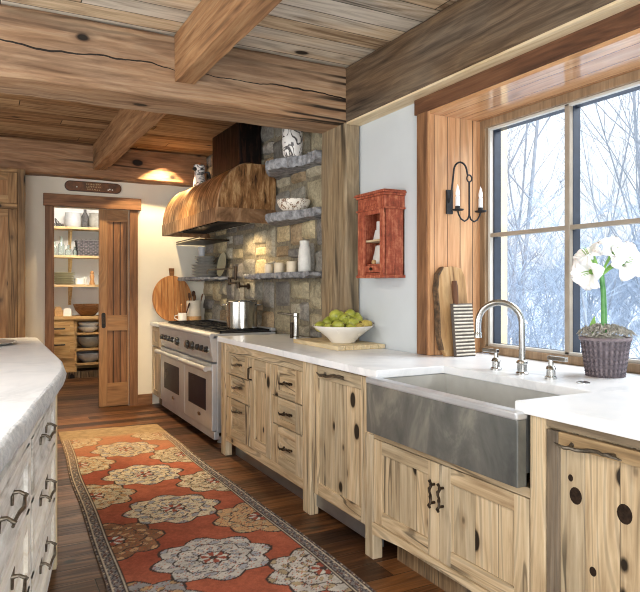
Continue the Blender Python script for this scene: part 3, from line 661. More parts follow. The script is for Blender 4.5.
# stock pot standing on the nearest grates
pt = thing('stock_pot', (2.01, 5.27, .945), 'tall shiny stainless stock pot standing on the range', 'pot')
MB().lathe([(.128, 0), (.135, .008), (.135, .235), (.140, .242), (.136, .244), (.130, .24), (.130, .012), (.001, .010)], (2.01, 5.27, .945), 40).build('vessel', 'chrome', pt, smooth=35)
for s_ in (-1, 1):
    dv = Vector((.47 * s_, .0, 0)); ax = Vector((.884 * s_, -.468 * s_, 0)); tv = Vector((.468, .884, 0)); cc = Vector((2.01, 5.27, 1.153))
    MB().tube([cc + ax * .134 - tv * .045, cc + ax * .165 - tv * .04, cc + ax * .172, cc + ax * .165 + tv * .04, cc + ax * .134 + tv * .045], .006, 8).build('handle', 'chrome', pt, smooth=50)

# filler cabinet between range and back wall
fc = thing('filler_cabinet', (1.95, 6.96, 0), 'narrow honey pine cabinet between the range and the back wall', 'cabinet')
MB().box(XF + .03, 2.23, 6.79, 7.145, .10, .879).build('carcass', 'pine', fc)
shaker('drawer', 6.795, 7.14, .66, .865, XF, fc, st=.07, rail=.045); shaker('door', 6.795, 7.14, .12, .645, XF, fc, st=.07, rail=.06)
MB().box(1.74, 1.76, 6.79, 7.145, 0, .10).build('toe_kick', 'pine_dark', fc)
tag(MB().box(1.64, 2.225, 6.782, 7.146, .880, .92).build('side_worktop', 'marble', bevel=.003), 'small marble worktop between the range and the cream wall', 'countertop')

# copper hood
hd = thing('range_hood', (1.98, 5.95, 1.856), 'aged copper barrel hood with dark chimney over the range', 'hood')
def hood():
    y0, y1, xf, zb, zt = 5.05, 6.86, 1.70, 1.972, 2.36
    prof = [(xf + .012, zb)]
    for i in range(1, 13):
        a = math.pi / 2 * i / 12; prof.append((xf + .012 + .29 * (1 - math.cos(a)), zb + (zt - zb) * math.sin(a)))
    prof += [(2.235, zt), (2.235, zb)]
    MB().prism(prof, 'Y', y0, y1).build('barrel', 'copper', hd, smooth=25)
    for y in (y0 - .004, y1 + .001): MB().prism(prof, 'Y', y, y + .003).build('end_panel', 'copper_end', hd)
    for y in (y0, y1):                                   # rolled seam on each end of the barrel
        MB().tube([(p[0], y, p[1]) for p in prof[:13]], .006, 8).build('seam', 'copper_band', hd, smooth=50)
    bn = MB(); bn.box(xf, xf + .02, y0 - .012, y1 + .012, 1.856, 1.975).box(xf + .02, 2.235, y0 - .012, y0 + .006, 1.856, 1.975).box(xf + .02, 2.235, y1 - .006, y1 + .012, 1.856, 1.975)
    bn.build('band', 'copper_band', hd, bevel=.003)
    MB().box(xf + .02, 2.235, y0 + .006, y1 - .006, 1.905, 1.915).build('liner', 'stainless_dull', hd)
    f = MB()
    for k in range(14): f.box(xf + .15, 2.15, y0 + .15 + k * .115, y0 + .21 + k * .115, 1.89, 1.905)
    f.build('baffle_filter', 'iron', hd)
    MB().box(2.02, 2.235, 5.36, 6.12, zt - .01, ZC - .001).build('chimney', 'copper_dark', hd, bevel=.004)
hood()

# stone slab shelves, shelf by the corner
def slab(name, label, pts, z0, z1, group=None, seed=1):
    rnd = random.Random(seed); m = MB(); n = len(pts); P = []
    for i in range(n):                                    # densify and roughen the outline
        a, b_ = Vector(pts[i]), Vector(pts[(i + 1) % n]); k = max(1, int((b_ - a).length / .03))
        for j in range(k):
            q = a.lerp(b_, j / k); wall_ = q.x > XW - .06
            P.append((q.x + (0 if wall_ else rnd.uniform(-.009, .009)), q.y + (0 if wall_ else rnd.uniform(-.009, .009))))
    N = len(P); cx = sum(p[0] for p in P) / N; cy = sum(p[1] for p in P) / N; vs = []; fs = []
    for z, k in ((z0, .9), (z0 + (z1 - z0) * .35, .99), (z0 + (z1 - z0) * .75, 1.), (z1, .965)):
        for (x, y) in P:
            kk = 1 if x > XW - .06 else k
            vs.append((cx + (x - cx) * kk, cy + (y - cy) * kk, z + (rnd.uniform(-.006, .006) if z < z1 else 0)))
    for j in range(3):
        for i in range(N): fs.append((j * N + i, j * N + (i + 1) % N, (j + 1) * N + (i + 1) % N, (j + 1) * N + i))
    fs += [tuple(range(N))[::-1], tuple(range(3 * N, 4 * N))]
    m.add(vs, fs); return tag(m.build(name, 'slab', smooth=40), label, 'shelf', group)
SG = 'rough stone slab shelves by the post'
slab('stone_shelf', 'rough grey stone slab shelf under the tall scrolled vase, topmost of three', [(2.255, 4.08), (2.255, 5.03), (2.10, 4.93), (1.98, 4.66), (2.02, 4.50), (2.14, 4.30), (2.13, 4.08)], 2.235, 2.31, SG, 1)
slab('stone_shelf', 'rough grey stone slab shelf carrying the painted bowl, middle of three', [(2.255, 4.08), (2.255, 5.03), (2.08, 4.88), (1.99, 4.70), (2.03, 4.48), (2.12, 4.28), (2.13, 4.08)], 1.83, 1.895, SG, 2)
slab('stone_shelf', 'rough grey stone slab shelf with the candles and bottle, lowest of three', [(2.255, 4.08), (2.255, 5.62), (2.06, 5.38), (2.04, 4.9), (2.05, 4.5), (2.07, 4.08)], 1.38, 1.425, SG, 3)
slab('stone_shelf', 'grey stone corner shelf holding a stack of plates beside the range', [(2.255, 6.25), (2.255, 7.13), (1.93, 7.13), (1.94, 6.62), (2.05, 6.28)], 1.375, 1.415, None, 4)
us = thing('iron_shelf', (2.1, 6.7, 1.77), 'thin dark iron shelf under the hood above the plates', 'shelf')
MB().box(1.93, 2.25, 6.25, 7.14, 1.785, 1.80).build('plate', 'bronze', us); MB().tube([(1.935, 6.25, 1.815), (1.935, 7.14, 1.815)], .006, 8).build('rail', 'bronze', us)

# pot filler folded against the stone
pf = thing('pot_filler', (2.22, 5.75, 1.27), 'dark bronze folding pot filler tap on the stone wall above the range', 'tap')
MB().lathe([(.03, 0), (.03, .012), (.016, .02)], (2.235, 5.68, 1.315), 18, T=Matrix.Rotation(R(-90), 4, 'Y')).build('flange', 'bronze', pf, smooth=35)
m = MB(); m.tube([(2.235, 5.68, 1.315), (2.13, 5.68, 1.315)], .011, 10); m.tube([(2.13, 5.68, 1.295), (2.13, 5.68, 1.355)], .017, 12); m.tube([(2.13, 5.66, 1.345), (2.13, 5.93, 1.345)], .011, 10)
m.build('lower_arm', 'bronze', pf, smooth=40)
m = MB(); m.tube([(2.13, 5.93, 1.325), (2.13, 5.93, 1.405)], .016, 12); m.tube([(2.13, 5.95, 1.395), (2.10, 5.68, 1.395)], .010, 10); m.tube([(2.10, 5.68, 1.375), (2.10, 5.68, 1.505)], .014, 12)
m.build('elbow', 'bronze', pf, smooth=40)
m = MB(); m.tube([(2.10, 5.68, 1.485), (2.04, 6.30, 1.485), (2.035, 6.325, 1.478), (2.035, 6.33, 1.44)], .009, 10); m.build('spout', 'pewter', pf, smooth=40)
# small filter tap on the worktop by the stone wall
ft = thing('filter_tap', (2.10, 4.36, .92), 'short nickel pillar tap with dark lever before the stone wall', 'tap')
MB().lathe([(.026, 0), (.026, .01), (.021, .016), (.021, .165), (.026, .17), (.026, .19), (.01, .195)], (2.10, 4.36, .92), 20).build('pillar', 'chrome', ft, smooth=35)
MB().tube([(2.10, 4.36, 1.095), (2.02, 4.42, 1.108), (1.985, 4.445, 1.112)], [.011, .009, .007], 10).build('lever', 'pewter', ft, smooth=50)
MB().tube([(2.075, 4.385, .92), (2.075, 4.385, 1.04)], .012, 10).build('hose', 'bronze', ft, smooth=50)

# things on the stone shelves
tag(MB().lathe([(.06, 0), (.074, .02), (.082, .12), (.078, .22), (.07, .30), (.058, .32), (.052, .32), (.064, .29), (.05, .02), (.001, .015)], (2.10, 4.42, 2.31), 32).build('vase', 'scroll', smooth=40), 'tall white vase with dark scrolls on the topmost stone shelf', 'vase')
tag(MB().lathe([(.075, 0), (.085, .004), (.116, .035), (.130, .07), (.128, .085), (.120, .088), (.114, .08), (.104, .04), (.07, .015), (.001, .012)], (2.115, 4.43, 1.895), 36).build('bowl', 'painted_bowl', smooth=40), 'white bowl painted with brown marks on the middle stone shelf', 'bowl')
for i, (y, r, h, lab) in enumerate([(5.0, .036, .078, 'short cream candle, left end of the three on the stone shelf'), (4.78, .042, .085, 'short cream candle in the middle of three on the stone shelf'), (4.54, .042, .088, 'short cream candle next to the tall pale bottle')]):
    c = thing('candle', (2.15, y, 1.425), lab, 'candle', 'candles on the stone shelf')
    MB().lathe([(r, 0), (r, h - .004), (r - .004, h), (r - .012, h - .004), (.001, h - .006)], (2.15, y, 1.425), 24).build('wax', 'candle_wax', c, smooth=40)
    MB().tube([(2.15, y, 1.425 + h - .006), (2.151, y, 1.425 + h + .006)], .0015, 6).build('wick', 'bronze', c)
tag(MB().lathe([(.044, 0), (.050, .01), (.050, .09), (.044, .17), (.036, .20), (.037, .235), (.030, .238), (.030, .2), (.001, .19)], (2.15, 4.315, 1.425), 28).build('bottle', 'bottle_white', smooth=40), 'tall pale glazed bottle beside the three candles on the stone shelf', 'bottle')

# figurine on the hood, plates on the corner shelf
fg = thing('jug', (2.03, 6.52, 2.36), 'white jug with black handle standing on top of the copper hood', 'jug')
jx, jy = 2.02, 6.55
MB().lathe([(.06, 0), (.066, .02), (.058, .10), (.05, .15), (.058, .19), (.062, .235), (.05, .24), (.045, .19), (.001, .17)], (jx, jy, 2.36), 26).build('body', 'scroll', fg, smooth=40)
MB().tube([(jx + .05, jy - .03, 2.52), (jx + .085, jy - .05, 2.52), (jx + .10, jy - .06, 2.46), (jx + .085, jy - .05, 2.41), (jx + .055, jy - .03, 2.395)], .011, 8).build('handle', 'black', fg, smooth=50)
MB().ball((jx - .05, jy - .02, 2.55), .022, 12, 8, sx=1.6).build('spout', 'black', fg, smooth=60)
px_, py_ = 2.085, 6.56
ordn = ['lowest', 'second from the bottom', 'third from the bottom', 'fourth from the bottom', 'fifth from the bottom', 'sixth from the bottom', 'topmost']
z = 1.4155
for i in range(7):
    r = .145 if i < 4 else .105; h = .036 if i < 4 else .034
    tag(MB().lathe([(r * .6, 0), (r * .66, .003), (r, h - .006), (r + .002, h - .003), (r - .006, h - .002), (r * .6, .006), (.001, .006)], (px_, py_, z), 32).build('plate', 'grey_cer', smooth=40),
        '%s grey plate of the stack on the corner shelf' % ordn[i], 'plate', 'grey plates stacked on the corner shelf'); z += h * .85 + .001
z += .004
tag(MB().lathe([(.03, 0), (.034, .004), (.04, .10), (.036, .101), (.03, .008), (.001, .006)], (px_ - .03, py_ + .02, z), 24).build('cup', 'grey_blue', smooth=40), 'pale tumbler standing on the stack of grey plates', 'cup')
T = Matrix.Rotation(R(-80), 4, 'Y')
pl = MB().lathe([(.08, 0), (.085, .004), (.13, .018), (.128, .021), (.08, .008), (.001, .007)], (0, 0, 0), 32, T=T)
mn = min(p[2] for p in pl.v); pl.v = [(p[0] + 2.236, p[1] + 6.35, p[2] - mn + 1.416) for p in pl.v]
mx_ = max(p[0] for p in pl.v); pl.v = [(p[0] - (mx_ - 2.226), p[1], p[2]) for p in pl.v]
tag(pl.build('standing_plate', 'green_plate', smooth=40), 'pale plate standing on edge against the stone beside the stacked plates', 'plate')

# round board, crock and mug with utensils on the side worktop
rb = thing('round_board', (1.88, 7.1, .92), 'big round wooden board with a short handle leaning on the cream wall', 'cutting board')
T = Matrix.Translation((1.874, 7.062, .9215)) @ Matrix.Rotation(R(-5.5), 4, 'X')
disc = [(.222 * math.cos(a), .258 + .258 * math.sin(a)) for a in [2 * math.pi * k / 48 for k in range(48)]]
MB().prism(disc, 'Y', 0, .024, T).build('disc', 'board_round', rb, bevel=.003)
MB().prism([(-.022, .508), (.022, .508), (.030, .60), (-.030, .60)], 'Y', .001, .023, T).build('handle', 'dark_wood', rb, bevel=.003)
ck = thing('utensil_crock', (2.06, 6.93, .92), 'cream stoneware crock of dark wooden spoons beside the round board', 'crock')
kx, ky = 2.075, 6.94
MB().lathe([(.078, 0), (.082, .006), (.082, .225), (.076, .235), (.070, .23), (.072, .02), (.001, .015)], (kx, ky, .92), 32).build('crock', 'offwhite', ck, smooth=35)
MB().lathe([(.0825, .01), (.0828, .012), (.0828, .06), (.0825, .062)], (kx, ky, .92), 32, caps=False).build('glaze_band', 'brown_bag', ck, smooth=35)
mg = thing('mug', (1.945, 6.86, .92), 'small white mug holding wooden spoons in front of the crock', 'mug')
ux, uy = 1.93, 6.88
MB().lathe([(.045, 0), (.048, .004), (.048, .10), (.045, .102), (.042, .098), (.042, .01), (.001, .008)], (ux, uy, .92), 28).build('cup', 'white', mg, smooth=35)
MB().tube([(ux - .045, uy + .02, 1.0), (ux - .075, uy + .035, .99), (ux - .078, uy + .036, .965), (ux - .045, uy + .02, .945)], .006, 8).build('handle', 'white', mg, smooth=50)
def spoon(x, y, z0, dx, dy, L, mat, head, label, g):
    o = thing('wooden_spoon', (x, y, z0), label, 'spoon', g); a = Vector((x, y, z0)); d = Vector((dx, dy, 1)).normalized(); b_ = a + d * L
    MB().tube([a, a + d * L * .5, b_], [.006, .005, .006], 8).build('handle', mat, o, smooth=50)
    T = Matrix.Translation(b_ + d * head * .8) @ d.to_track_quat('Z', 'Y').to_matrix().to_4x4()
    m = MB(); m.ball((0, 0, 0), head, 14, 10, sx=.72, sy=.3, sz=1.2); m.v = [tuple(T @ Vector(p)) for p in m.v]; m.build('bowl', mat, o, smooth=60)
spoon(kx - .03, ky, .937, -.10, -.06, .25, 'utensil_dark', .030, 'dark wooden spoon leaning left in the cream crock', 'spoons in the crock')
spoon(kx, ky + .02, .937, .04, .1, .27, 'utensil_dark', .030, 'dark wooden spoon upright at the middle of the crock', 'spoons in the crock')
spoon(kx + .03, ky - .01, .937, .2, -.10, .25, 'dark_wood', .026, 'brown wooden spoon leaning right in the cream crock', 'spoons in the crock')
spoon(kx - .02, ky - .03, .937, .05, -.1, .23, 'dark_wood', .028, 'brown wooden spoon at the front of the cream crock', 'spoons in the crock')
spoon(ux - .01, uy, .93, -.34, .1, .15, 'utensil', .018, 'pale wooden spoon leaning left in the white mug', 'spoons in the mug')
spoon(ux + .0, uy - .01, .93, -.12, -.1, .16, 'utensil', .018, 'pale wooden spoon at the middle of the white mug', 'spoons in the mug')
spoon(ux + .015, uy, .93, .28, -.12, .15, 'utensil_dark', .032, 'dark round wooden ladle leaning right out of the white mug', 'spoons in the mug')

# serving board, bowl and pears
tag(MB().prism([(1.915, 3.385), (2.262, 3.385), (2.262, 3.66), (2.145, 3.69), (2.145, 4.02), (1.915, 4.02)], 'Z', .9205, .948).build('serving_board', 'board_pale', bevel=.003), 'long pale maple board on the worktop under the bowl of pears', 'cutting board')
bx_, by_ = 2.075, 3.60
tag(MB().lathe([(.075, 0), (.08, .004), (.10, .03), (.150, .072), (.200, .107), (.203, .112), (.196, .113), (.145, .080), (.09, .035), (.06, .014), (.001, .012)], (bx_, by_, .9485), 48).build('fruit_bowl', 'white', smooth=40), 'wide white footed bowl heaped with green pears', 'bowl')
def pear(dx, dy, z, r, tilt, rot, label, mat='pear'):
    o = thing('pear', (bx_ + dx, by_ + dy, z - r), label, 'pear', 'green pears in the white bowl')
    T = Matrix.Translation((bx_ + dx, by_ + dy, z)) @ Matrix.Rotation(R(rot), 4, 'Z') @ Matrix.Rotation(R(tilt), 4, 'Y')
    prof = [(.001, -.92), (.3, -.98), (.62, -.82), (.9, -.42), (.98, 0), (.9, .38), (.68, .72), (.5, .98), (.36, 1.16), (.2, 1.25), (.04, 1.22)]
    m = MB().lathe([(a * r, b * r) for a, b in prof], (0, 0, 0), 20); m.v = [tuple(T @ Vector(p)) for p in m.v]; m.build('flesh', mat, o, smooth=60)
    s = MB().tube([(0, 0, 1.18 * r), (.004, 0, 1.42 * r), (.010, 0, 1.6 * r)], .0026, 6); s.v = [tuple(T @ Vector(p)) for p in s.v]; s.build('stem', 'bark', o, smooth=50)
ca, sa = math.cos(R(YAW)), math.sin(R(YAW))
def pv(side, depth): return (ca * side + sa * depth, -sa * side + ca * depth)     # side / depth seen from the room
PE = [(-.150, .01, 1.052, .036, 80, 200, 'small green pear at the left rim of the white bowl', 'pear'),
      (-.10, .06, 1.072, .038, 30, 40, 'green pear at the back left of the heap in the bowl', 'pear'),
      (-.095, -.07, 1.046, .036, 60, 260, 'green pear low at the front left of the heap', 'pear'),
      (-.035, -.075, 1.060, .043, 70, 280, 'large green pear low at the front of the heap, base forward', 'pear'),
      (.045, -.085, 1.044, .035, 80, 300, 'small green pear low at front centre, half hidden by the rim', 'pear'),
      (.055, -.015, 1.074, .042, 75, 320, 'green pear right of the heap centre', 'pear'),
      (.105, -.05, 1.046, .034, 85, 10, 'small yellow-green pear low on the right', 'pear_y'),
      (.145, .0, 1.060, .040, 70, 350, 'yellow pear at the right rim of the white bowl', 'pear_y'),
      (.095, .05, 1.092, .042, 15, 60, 'green pear standing upright at the back right', 'pear'),
      (.02, .07, 1.08, .042, 80, 20, 'green pear at the back centre of the heap', 'pear'),
      (-.045, .035, 1.120, .045, 78, 330, 'large green pear lying on top of the heap at left', 'pear'),
      (.012, -.01, 1.098, .043, 60, 250, 'green pear on top of the heap at centre', 'pear'),
      (.05, .05, 1.130, .036, 85, 190, 'green pear lying on top of the heap at right', 'pear')]
for s_, d_, z_, r_, t_, o_, l_, m_ in PE:
    q = pv(s_, d_); pear(q[0], q[1], z_, r_, t_, o_, l_, m_)

# red wall cabinet
rd = thing('wall_cabinet', (2.19, 3.345, 1.36), 'small worn red cabinet with open front hung on the white wall', 'cabinet')
cx0, cx1, ca0, ca1 = 2.125, XW - .001, 3.185, 3.485
b = MB(); b.box(cx0, cx1, ca0, ca0 + .018, 1.385, 1.79).box(cx0, cx1, ca1 - .018, ca1, 1.385, 1.79).box(cx1 - .012, cx1, ca0, ca1, 1.385, 1.79).box(cx0 + .01, cx1 - .003, ca0 + .006, ca1 - .006, 1.385, 1.40).box(cx0 + .01, cx1 - .003, ca0 + .006, ca1 - .006, 1.445, 1.455)
b.build('case', 'red', rd, bevel=.002)
f = MB(); f.box(cx0 - .008, cx0 + .008, ca0, ca0 + .045, 1.385, 1.79).box(cx0 - .008, cx0 + .008, ca1 - .075, ca1, 1.385, 1.79).box(cx0 - .006, cx0 + .008, ca0, ca1, 1.76, 1.79).build('face_frame', 'red', rd, bevel=.002)
d = MB().box(cx0 - .004, cx0 + .10, ca0 + .048, ca1 - .078, 1.402, 1.444).build('drawer', 'red', rd, bevel=.002)
MB().ball((cx0 - .014, 3.32, 1.423), .010, 12, 8).build('knob', 'bronze', d, smooth=60)
k = MB()
for z0, z1, e in ((1.785, 1.797, .014), (1.797, 1.868, .004), (1.868, 1.882, .014), (1.882, 1.893, .024), (1.893, 1.901, .016)): k.box(cx0 - e, cx1, ca0 - e, ca1 + e, z0, z1)
k.build('crown', 'red', rd, bevel=.003)
c = MB().prism([(3.335 + .07 * math.cos(a), 1.832 + .018 * math.sin(a)) for a in [q * math.pi / 10 for q in range(20)]], 'X', cx0 - .010, cx0 - .002).build('carving', 'red', rd, bevel=.003)
MB().box(cx0 - .012, cx1, ca0 - .012, ca1 + .012, 1.368, 1.386).build('base_moulding', 'red', rd, bevel=.003)
MB().box(cx0 + .012, cx1 - .012, ca0 + .018, ca1 - .018, 1.594, 1.606).build('shelf', 'pine_rail', rd)
def card(y, z, w_, h_, label, x):
    T = Matrix.Translation((x, y, z)) @ Matrix.Rotation(R(14), 4, 'Y')
    tag(MB().box(0, .004, -w_ / 2, w_ / 2, 0.001, h_, T).build('card', 'paper'), label, 'card')
card(3.385, 1.4555, .095, .125, 'large white card leaning on the bottom of the red cabinet', 2.19)
card(3.375, 1.6065, .085, .07, 'white card leaning on the middle shelf of the red cabinet', 2.19)
tag(MB().lathe([(.018, 0), (.02, .004), (.02, .12), (.018, .124), (.001, .124)], (2.232, 3.405, 1.6065), 18).build('candle_stub', 'paper', smooth=35), 'tall white candle on the middle shelf of the red cabinet', 'candle')
tag(MB().lathe([(.012, 0), (.016, .008), (.012, .022), (.008, .026), (.001, .028)], (2.15, 3.345, 1.4555), 16).build('trinket', 'brown_bag', smooth=40), 'tiny brown trinket before the large card in the red cabinet', 'ornament')

# live-edge board and ridged washboard leaning on the cedar reveal
yR = WY1 - .035
lb = MB(); prof = [(-.075, 0), (.085, 0), (.098, .05), (.10, .3), (.094, .45), (.07, .50), (.0, .515), (-.06, .505), (-.095, .46), (-.11, .38), (-.106, .25), (-.112, .12), (-.095, .04)]
T = Matrix.Translation((2.38, yR - .085, .9205)) @ Matrix.Rotation(R(-5.5), 4, 'X')
lo = thing('live_edge_board', (2.40, yR - .06, .92), 'thick live-edge wooden board leaning on the cedar boards under the sconce', 'cutting board')
lb.prism(prof, 'Y', 0, .034, T).build('slab', 'board_live', lo, bevel=.004)
bk = MB().prism([(-.095, .04), (-.112, .12), (-.106, .25), (-.11, .38), (-.095, .46), (-.06, .505), (-.067, .512), (-.106, .468), (-.122, .38), (-.118, .25), (-.124, .12), (-.105, .035)], 'Y', -.004, .037, T).build('bark_edge', 'bark', lo, bevel=.003)
wb = thing('washboard', (2.43, yR - .14, .92), 'ridged wooden washboard with a dark handle leaning on the live-edge board', 'washboard')
T = Matrix.Translation((2.398, yR - .132, .9205)) @ Matrix.Rotation(R(-6), 4, 'X')
MB().box(-.068, .075, 0, .022, 0, .30, T).build('board', 'ridge_dark', wb, bevel=.003)
g = MB()
for k in range(15): g.tube([T @ Vector((-.064, .0, .012 + k * .0197)), T @ Vector((.071, .0, .012 + k * .0197))], .0055, 8)
g.build('ridges', 'ash_wood', wb, smooth=50)
MB().tube([T @ Vector((-.035, .011, .295)), T @ Vector((-.035, .011, .34)), T @ Vector((-.035, .011, .40)), T @ Vector((-.035, .011, .43))], [.014, .018, .019, .014], 12).build('handle', 'utensil_dark', wb, smooth=50)

# two-candle sconce on the reveal
sc = thing('wall_sconce', (2.46, yR, 1.68), 'black iron two-candle sconce on the cedar window reveal', 'sconce')
MB().box(2.362, 2.408, yR - .012, yR, 1.735, 1.875).build('backplate', 'iron', sc, bevel=.002)
hk = [(2.378, yR - .012, 1.80), (2.378, yR - .03, 1.84), (2.378, yR - .05, 1.95)] + [(2.412 - .034 * math.cos(a), yR - .055 - .03 * i / 10, 1.985 + .042 * math.sin(a)) for i, a in enumerate([math.pi * k / 10 for k in range(11)])] + [(2.450, yR - .09, 1.95)]
MB().tube(hk, .0055, 8).build('hook', 'iron', sc, smooth=50)
yS = yR - .09
rn = MB().tube([(2.461 + .018 * math.cos(a), yS, 1.935 + .020 * math.sin(a)) for a in [2 * math.pi * k / 16 for k in range(17)]], .0045, 7); rn.tube([(2.461, yS, 1.918), (2.461, yS, 1.72)], .0055, 8); rn.build('stem', 'iron', sc, smooth=50)
for cx_, lab in ((2.376, 'left'), (2.546, 'right')):
    s_ = 1 if cx_ > 2.461 else -1
    a = MB(); a.tube([(2.461, yS, 1.725), (2.461 + s_ * .012, yS, 1.70), (2.461 + s_ * .035, yS, 1.688), (2.461 + s_ * .06, yS, 1.70), (2.461 + s_ * .078, yS, 1.725), (cx_, yS, 1.748)], .005, 8)
    arm = a.build('arm', 'iron', sc, smooth=50)
    MB().lathe([(.008, 0), (.03, .004), (.036, .012), (.03, .013), (.016, .008), (.014, .03), (.001, .03)], (cx_, yS, 1.742), 20).build('drip_cup', 'iron', arm, smooth=35)
    MB().lathe([(.0125, 0), (.0125, .062), (.009, .066), (.001, .066)], (cx_, yS, 1.762), 16).build('candle_sleeve', 'sleeve', arm, smooth=35)
    MB().lathe([(.008, 0), (.0125, .012), (.0125, .024), (.008, .045), (.003, .062), (.0005, .07)], (cx_, yS, 1.826), 16).build('bulb', 'bulb', arm, smooth=60)

# amaryllis in a wicker pot
am = thing('potted_amaryllis', (2.42, 1.90, .92), 'white amaryllis in a grey wicker pot by the window', 'potted plant')
ax_, ay_ = 2.432, 1.895
N = 26; wv = MB(); wt_ = []; vs = []; fs = []; H_ = 16; NA = 104
for j in range(H_ + 1):
    for i in range(NA):
        t = j / H_; a = 2 * math.pi * i / NA; r = .077 + .023 * t + .007 * math.cos(N * a / 1.) * (1 if j % 2 else -1) * .9
        vs.append((ax_ + r * math.cos(a), ay_ + r * math.sin(a), .9205 + .165 * t)); wq = .5 + .5 * math.cos(N * a) * (1 if (j // 2) % 2 else .45); wt_.append(np.array(lin((74 + 62 * wq, 68 + 58 * wq, 74 + 57 * wq))))
for j in range(H_):
    for i in range(NA): fs.append((j * NA + i, j * NA + (i + 1) % NA, (j + 1) * NA + (i + 1) % NA, (j + 1) * NA + i))
fs.append(tuple(range(NA))[::-1]); wv.add(vs, fs); wv.tint = np.array(wt_); wv.build('pot', 'weave', am, smooth=60)
MB().tube([(ax_ + .102 * math.cos(a), ay_ + .102 * math.sin(a), 1.086 + .002 * math.sin(18 * a)) for a in [2 * math.pi * k / 48 for k in range(49)]], .008, 8).build('rim', 'wicker', am, smooth=60)
ms = MB(); rr_ = random.Random(3)
ms.ball((ax_, ay_, 1.075), .095, 24, 10, sz=.34)
for k in range(230):
    a = rr_.uniform(0, 6.28); r = .106 * math.sqrt(rr_.random()); p = Vector((ax_ + r * math.cos(a), ay_ + r * math.sin(a), 1.092 + .045 * (1 - (r / .114) ** 2)))
    t = rr_.uniform(0, 6.28); L = rr_.uniform(.015, .032); d = Vector((math.cos(t), math.sin(t), 0)) * L
    ms.tube([p - d, p - d * .4 + Vector((0, 0, rr_.uniform(.006, .022))), p + d * .4 + Vector((rr_.uniform(-.01, .01), 0, rr_.uniform(.002, .02))), p + d], .0022, 4)
m_ = ms.build('moss', 'moss', am); m_['kind'] = 'stuff'
st = [(ax_ - .01, ay_, 1.10), (ax_ - .008, ay_, 1.2), (ax_ - .012, ay_, 1.29), (ax_ - .02, ay_ + .003, 1.365)]
MB().tube(st, [.0135, .0125, .0115, .0105], 14).build('stem', 'green_stem', am, smooth=60)
lf = MB(); lf.prism([(-.016, 0), (.012, 0), (.014, .03), (.004, .06), (-.012, .085), (-.018, .04)], 'X', -.003, .003, Matrix.Translation((ax_ - .03, ay_ + .045, 1.10)) @ Matrix.Rotation(R(62), 4, 'Z')); lf.build('leaf', 'leaf_green', am, bevel=.001)
def flower(c, d, k_=1.):
    """six ruffled petals opening along direction d"""
    d = Vector(d).normalized(); Q = d.to_track_quat('Z', 'Y').to_matrix().to_4x4(); root = Vector(c)
    tb = MB().tube([Vector(st[-1]), (Vector(st[-1]) + root) / 2 + Vector((0, 0, .006)), root, root + d * .022], [.005, .0055, .007, .012], 10).build('bloom', 'leaf_green', am, smooth=60)
    for k in range(6):
        L, W = (.10, .046) if k % 2 == 0 else (.094, .038); L *= k_; W *= k_; A = 2 * math.pi * k / 6 + .2; vs = []; fs = []; NL, NW = 10, 8
        for i in range(NL + 1):
            t = i / NL; wd = W * (math.sin(math.pi * min(1, .10 + .90 * t)) ** .55 if t < 1 else .04) * (0.35 + .65 * min(1, t * 2.2))
            rad = .010 + .078 * k_ * t ** 1.25; zz = .012 + .058 * k_ * math.sin(t * 1.9) - .03 * t ** 3 * (1 if k % 2 == 0 else .4)
            for j in range(NW + 1):
                u = j / NW * 2 - 1; ru = .007 * t * math.sin(u * 7 + k * 1.7 + t * 5)
                vs.append(Q @ Vector((rad * math.cos(A) - u * wd * math.sin(A), rad * math.sin(A) + u * wd * math.cos(A), zz + ru + .010 * u * u * (1 - t))) + root)
        for i in range(NL):
            for j in range(NW): fs.append((i * (NW + 1) + j, i * (NW + 1) + j + 1, (i + 1) * (NW + 1) + j + 1, (i + 1) * (NW + 1) + j))
        p = MB().add(vs, fs).build('petal', 'petal', tb, smooth=80)
        so = p.modifiers.new('thick', 'SOLIDIFY'); so.thickness = .0012
    s_ = MB()
    for k in range(5):
        a = 2 * math.pi * k / 5; s_.tube([Q @ Vector((.004 * math.cos(a), .004 * math.sin(a), .01)) + root, Q @ Vector((.010 * math.cos(a), .010 * math.sin(a) + .004, .075)) + root], .0012, 5)
    s_.build('stamens', 'leaf_green', tb)
top = Vector(st[-1])
side = Vector((ca, -sa, 0)); toc = Vector((-sa, -ca, 0))
flower(top + side * .058 + toc * .04 + Vector((0, 0, .048)), side * .25 + toc * .9 + Vector((0, 0, .2)), 1.0)
flower(top - side * .04 + toc * .02 + Vector((0, 0, .02)), -side * .85 + toc * .4 + Vector((0, 0, -.25)), .95)
flower(top + side * .075 - toc * .03 + Vector((0, 0, .062)), side * .75 + toc * .55 + Vector((0, 0, .15)), 1.0)
flower(top - side * .03 - toc * .02 + Vector((0, 0, .06)), -side * .6 + toc * .1 + Vector((0, 0, .7)), .85)
flower(top + side * .022 + toc * .03 + Vector((0, 0, .078)), side * .2 + toc * .75 + Vector((0, 0, .55)), .9)
MB().tube([top, top - side * .022 + Vector((0, 0, .04)), top - side * .032 + Vector((0, 0, .085))], [.005, .009, .004], 10).build('bud', 'leaf_green', am, smooth=60)

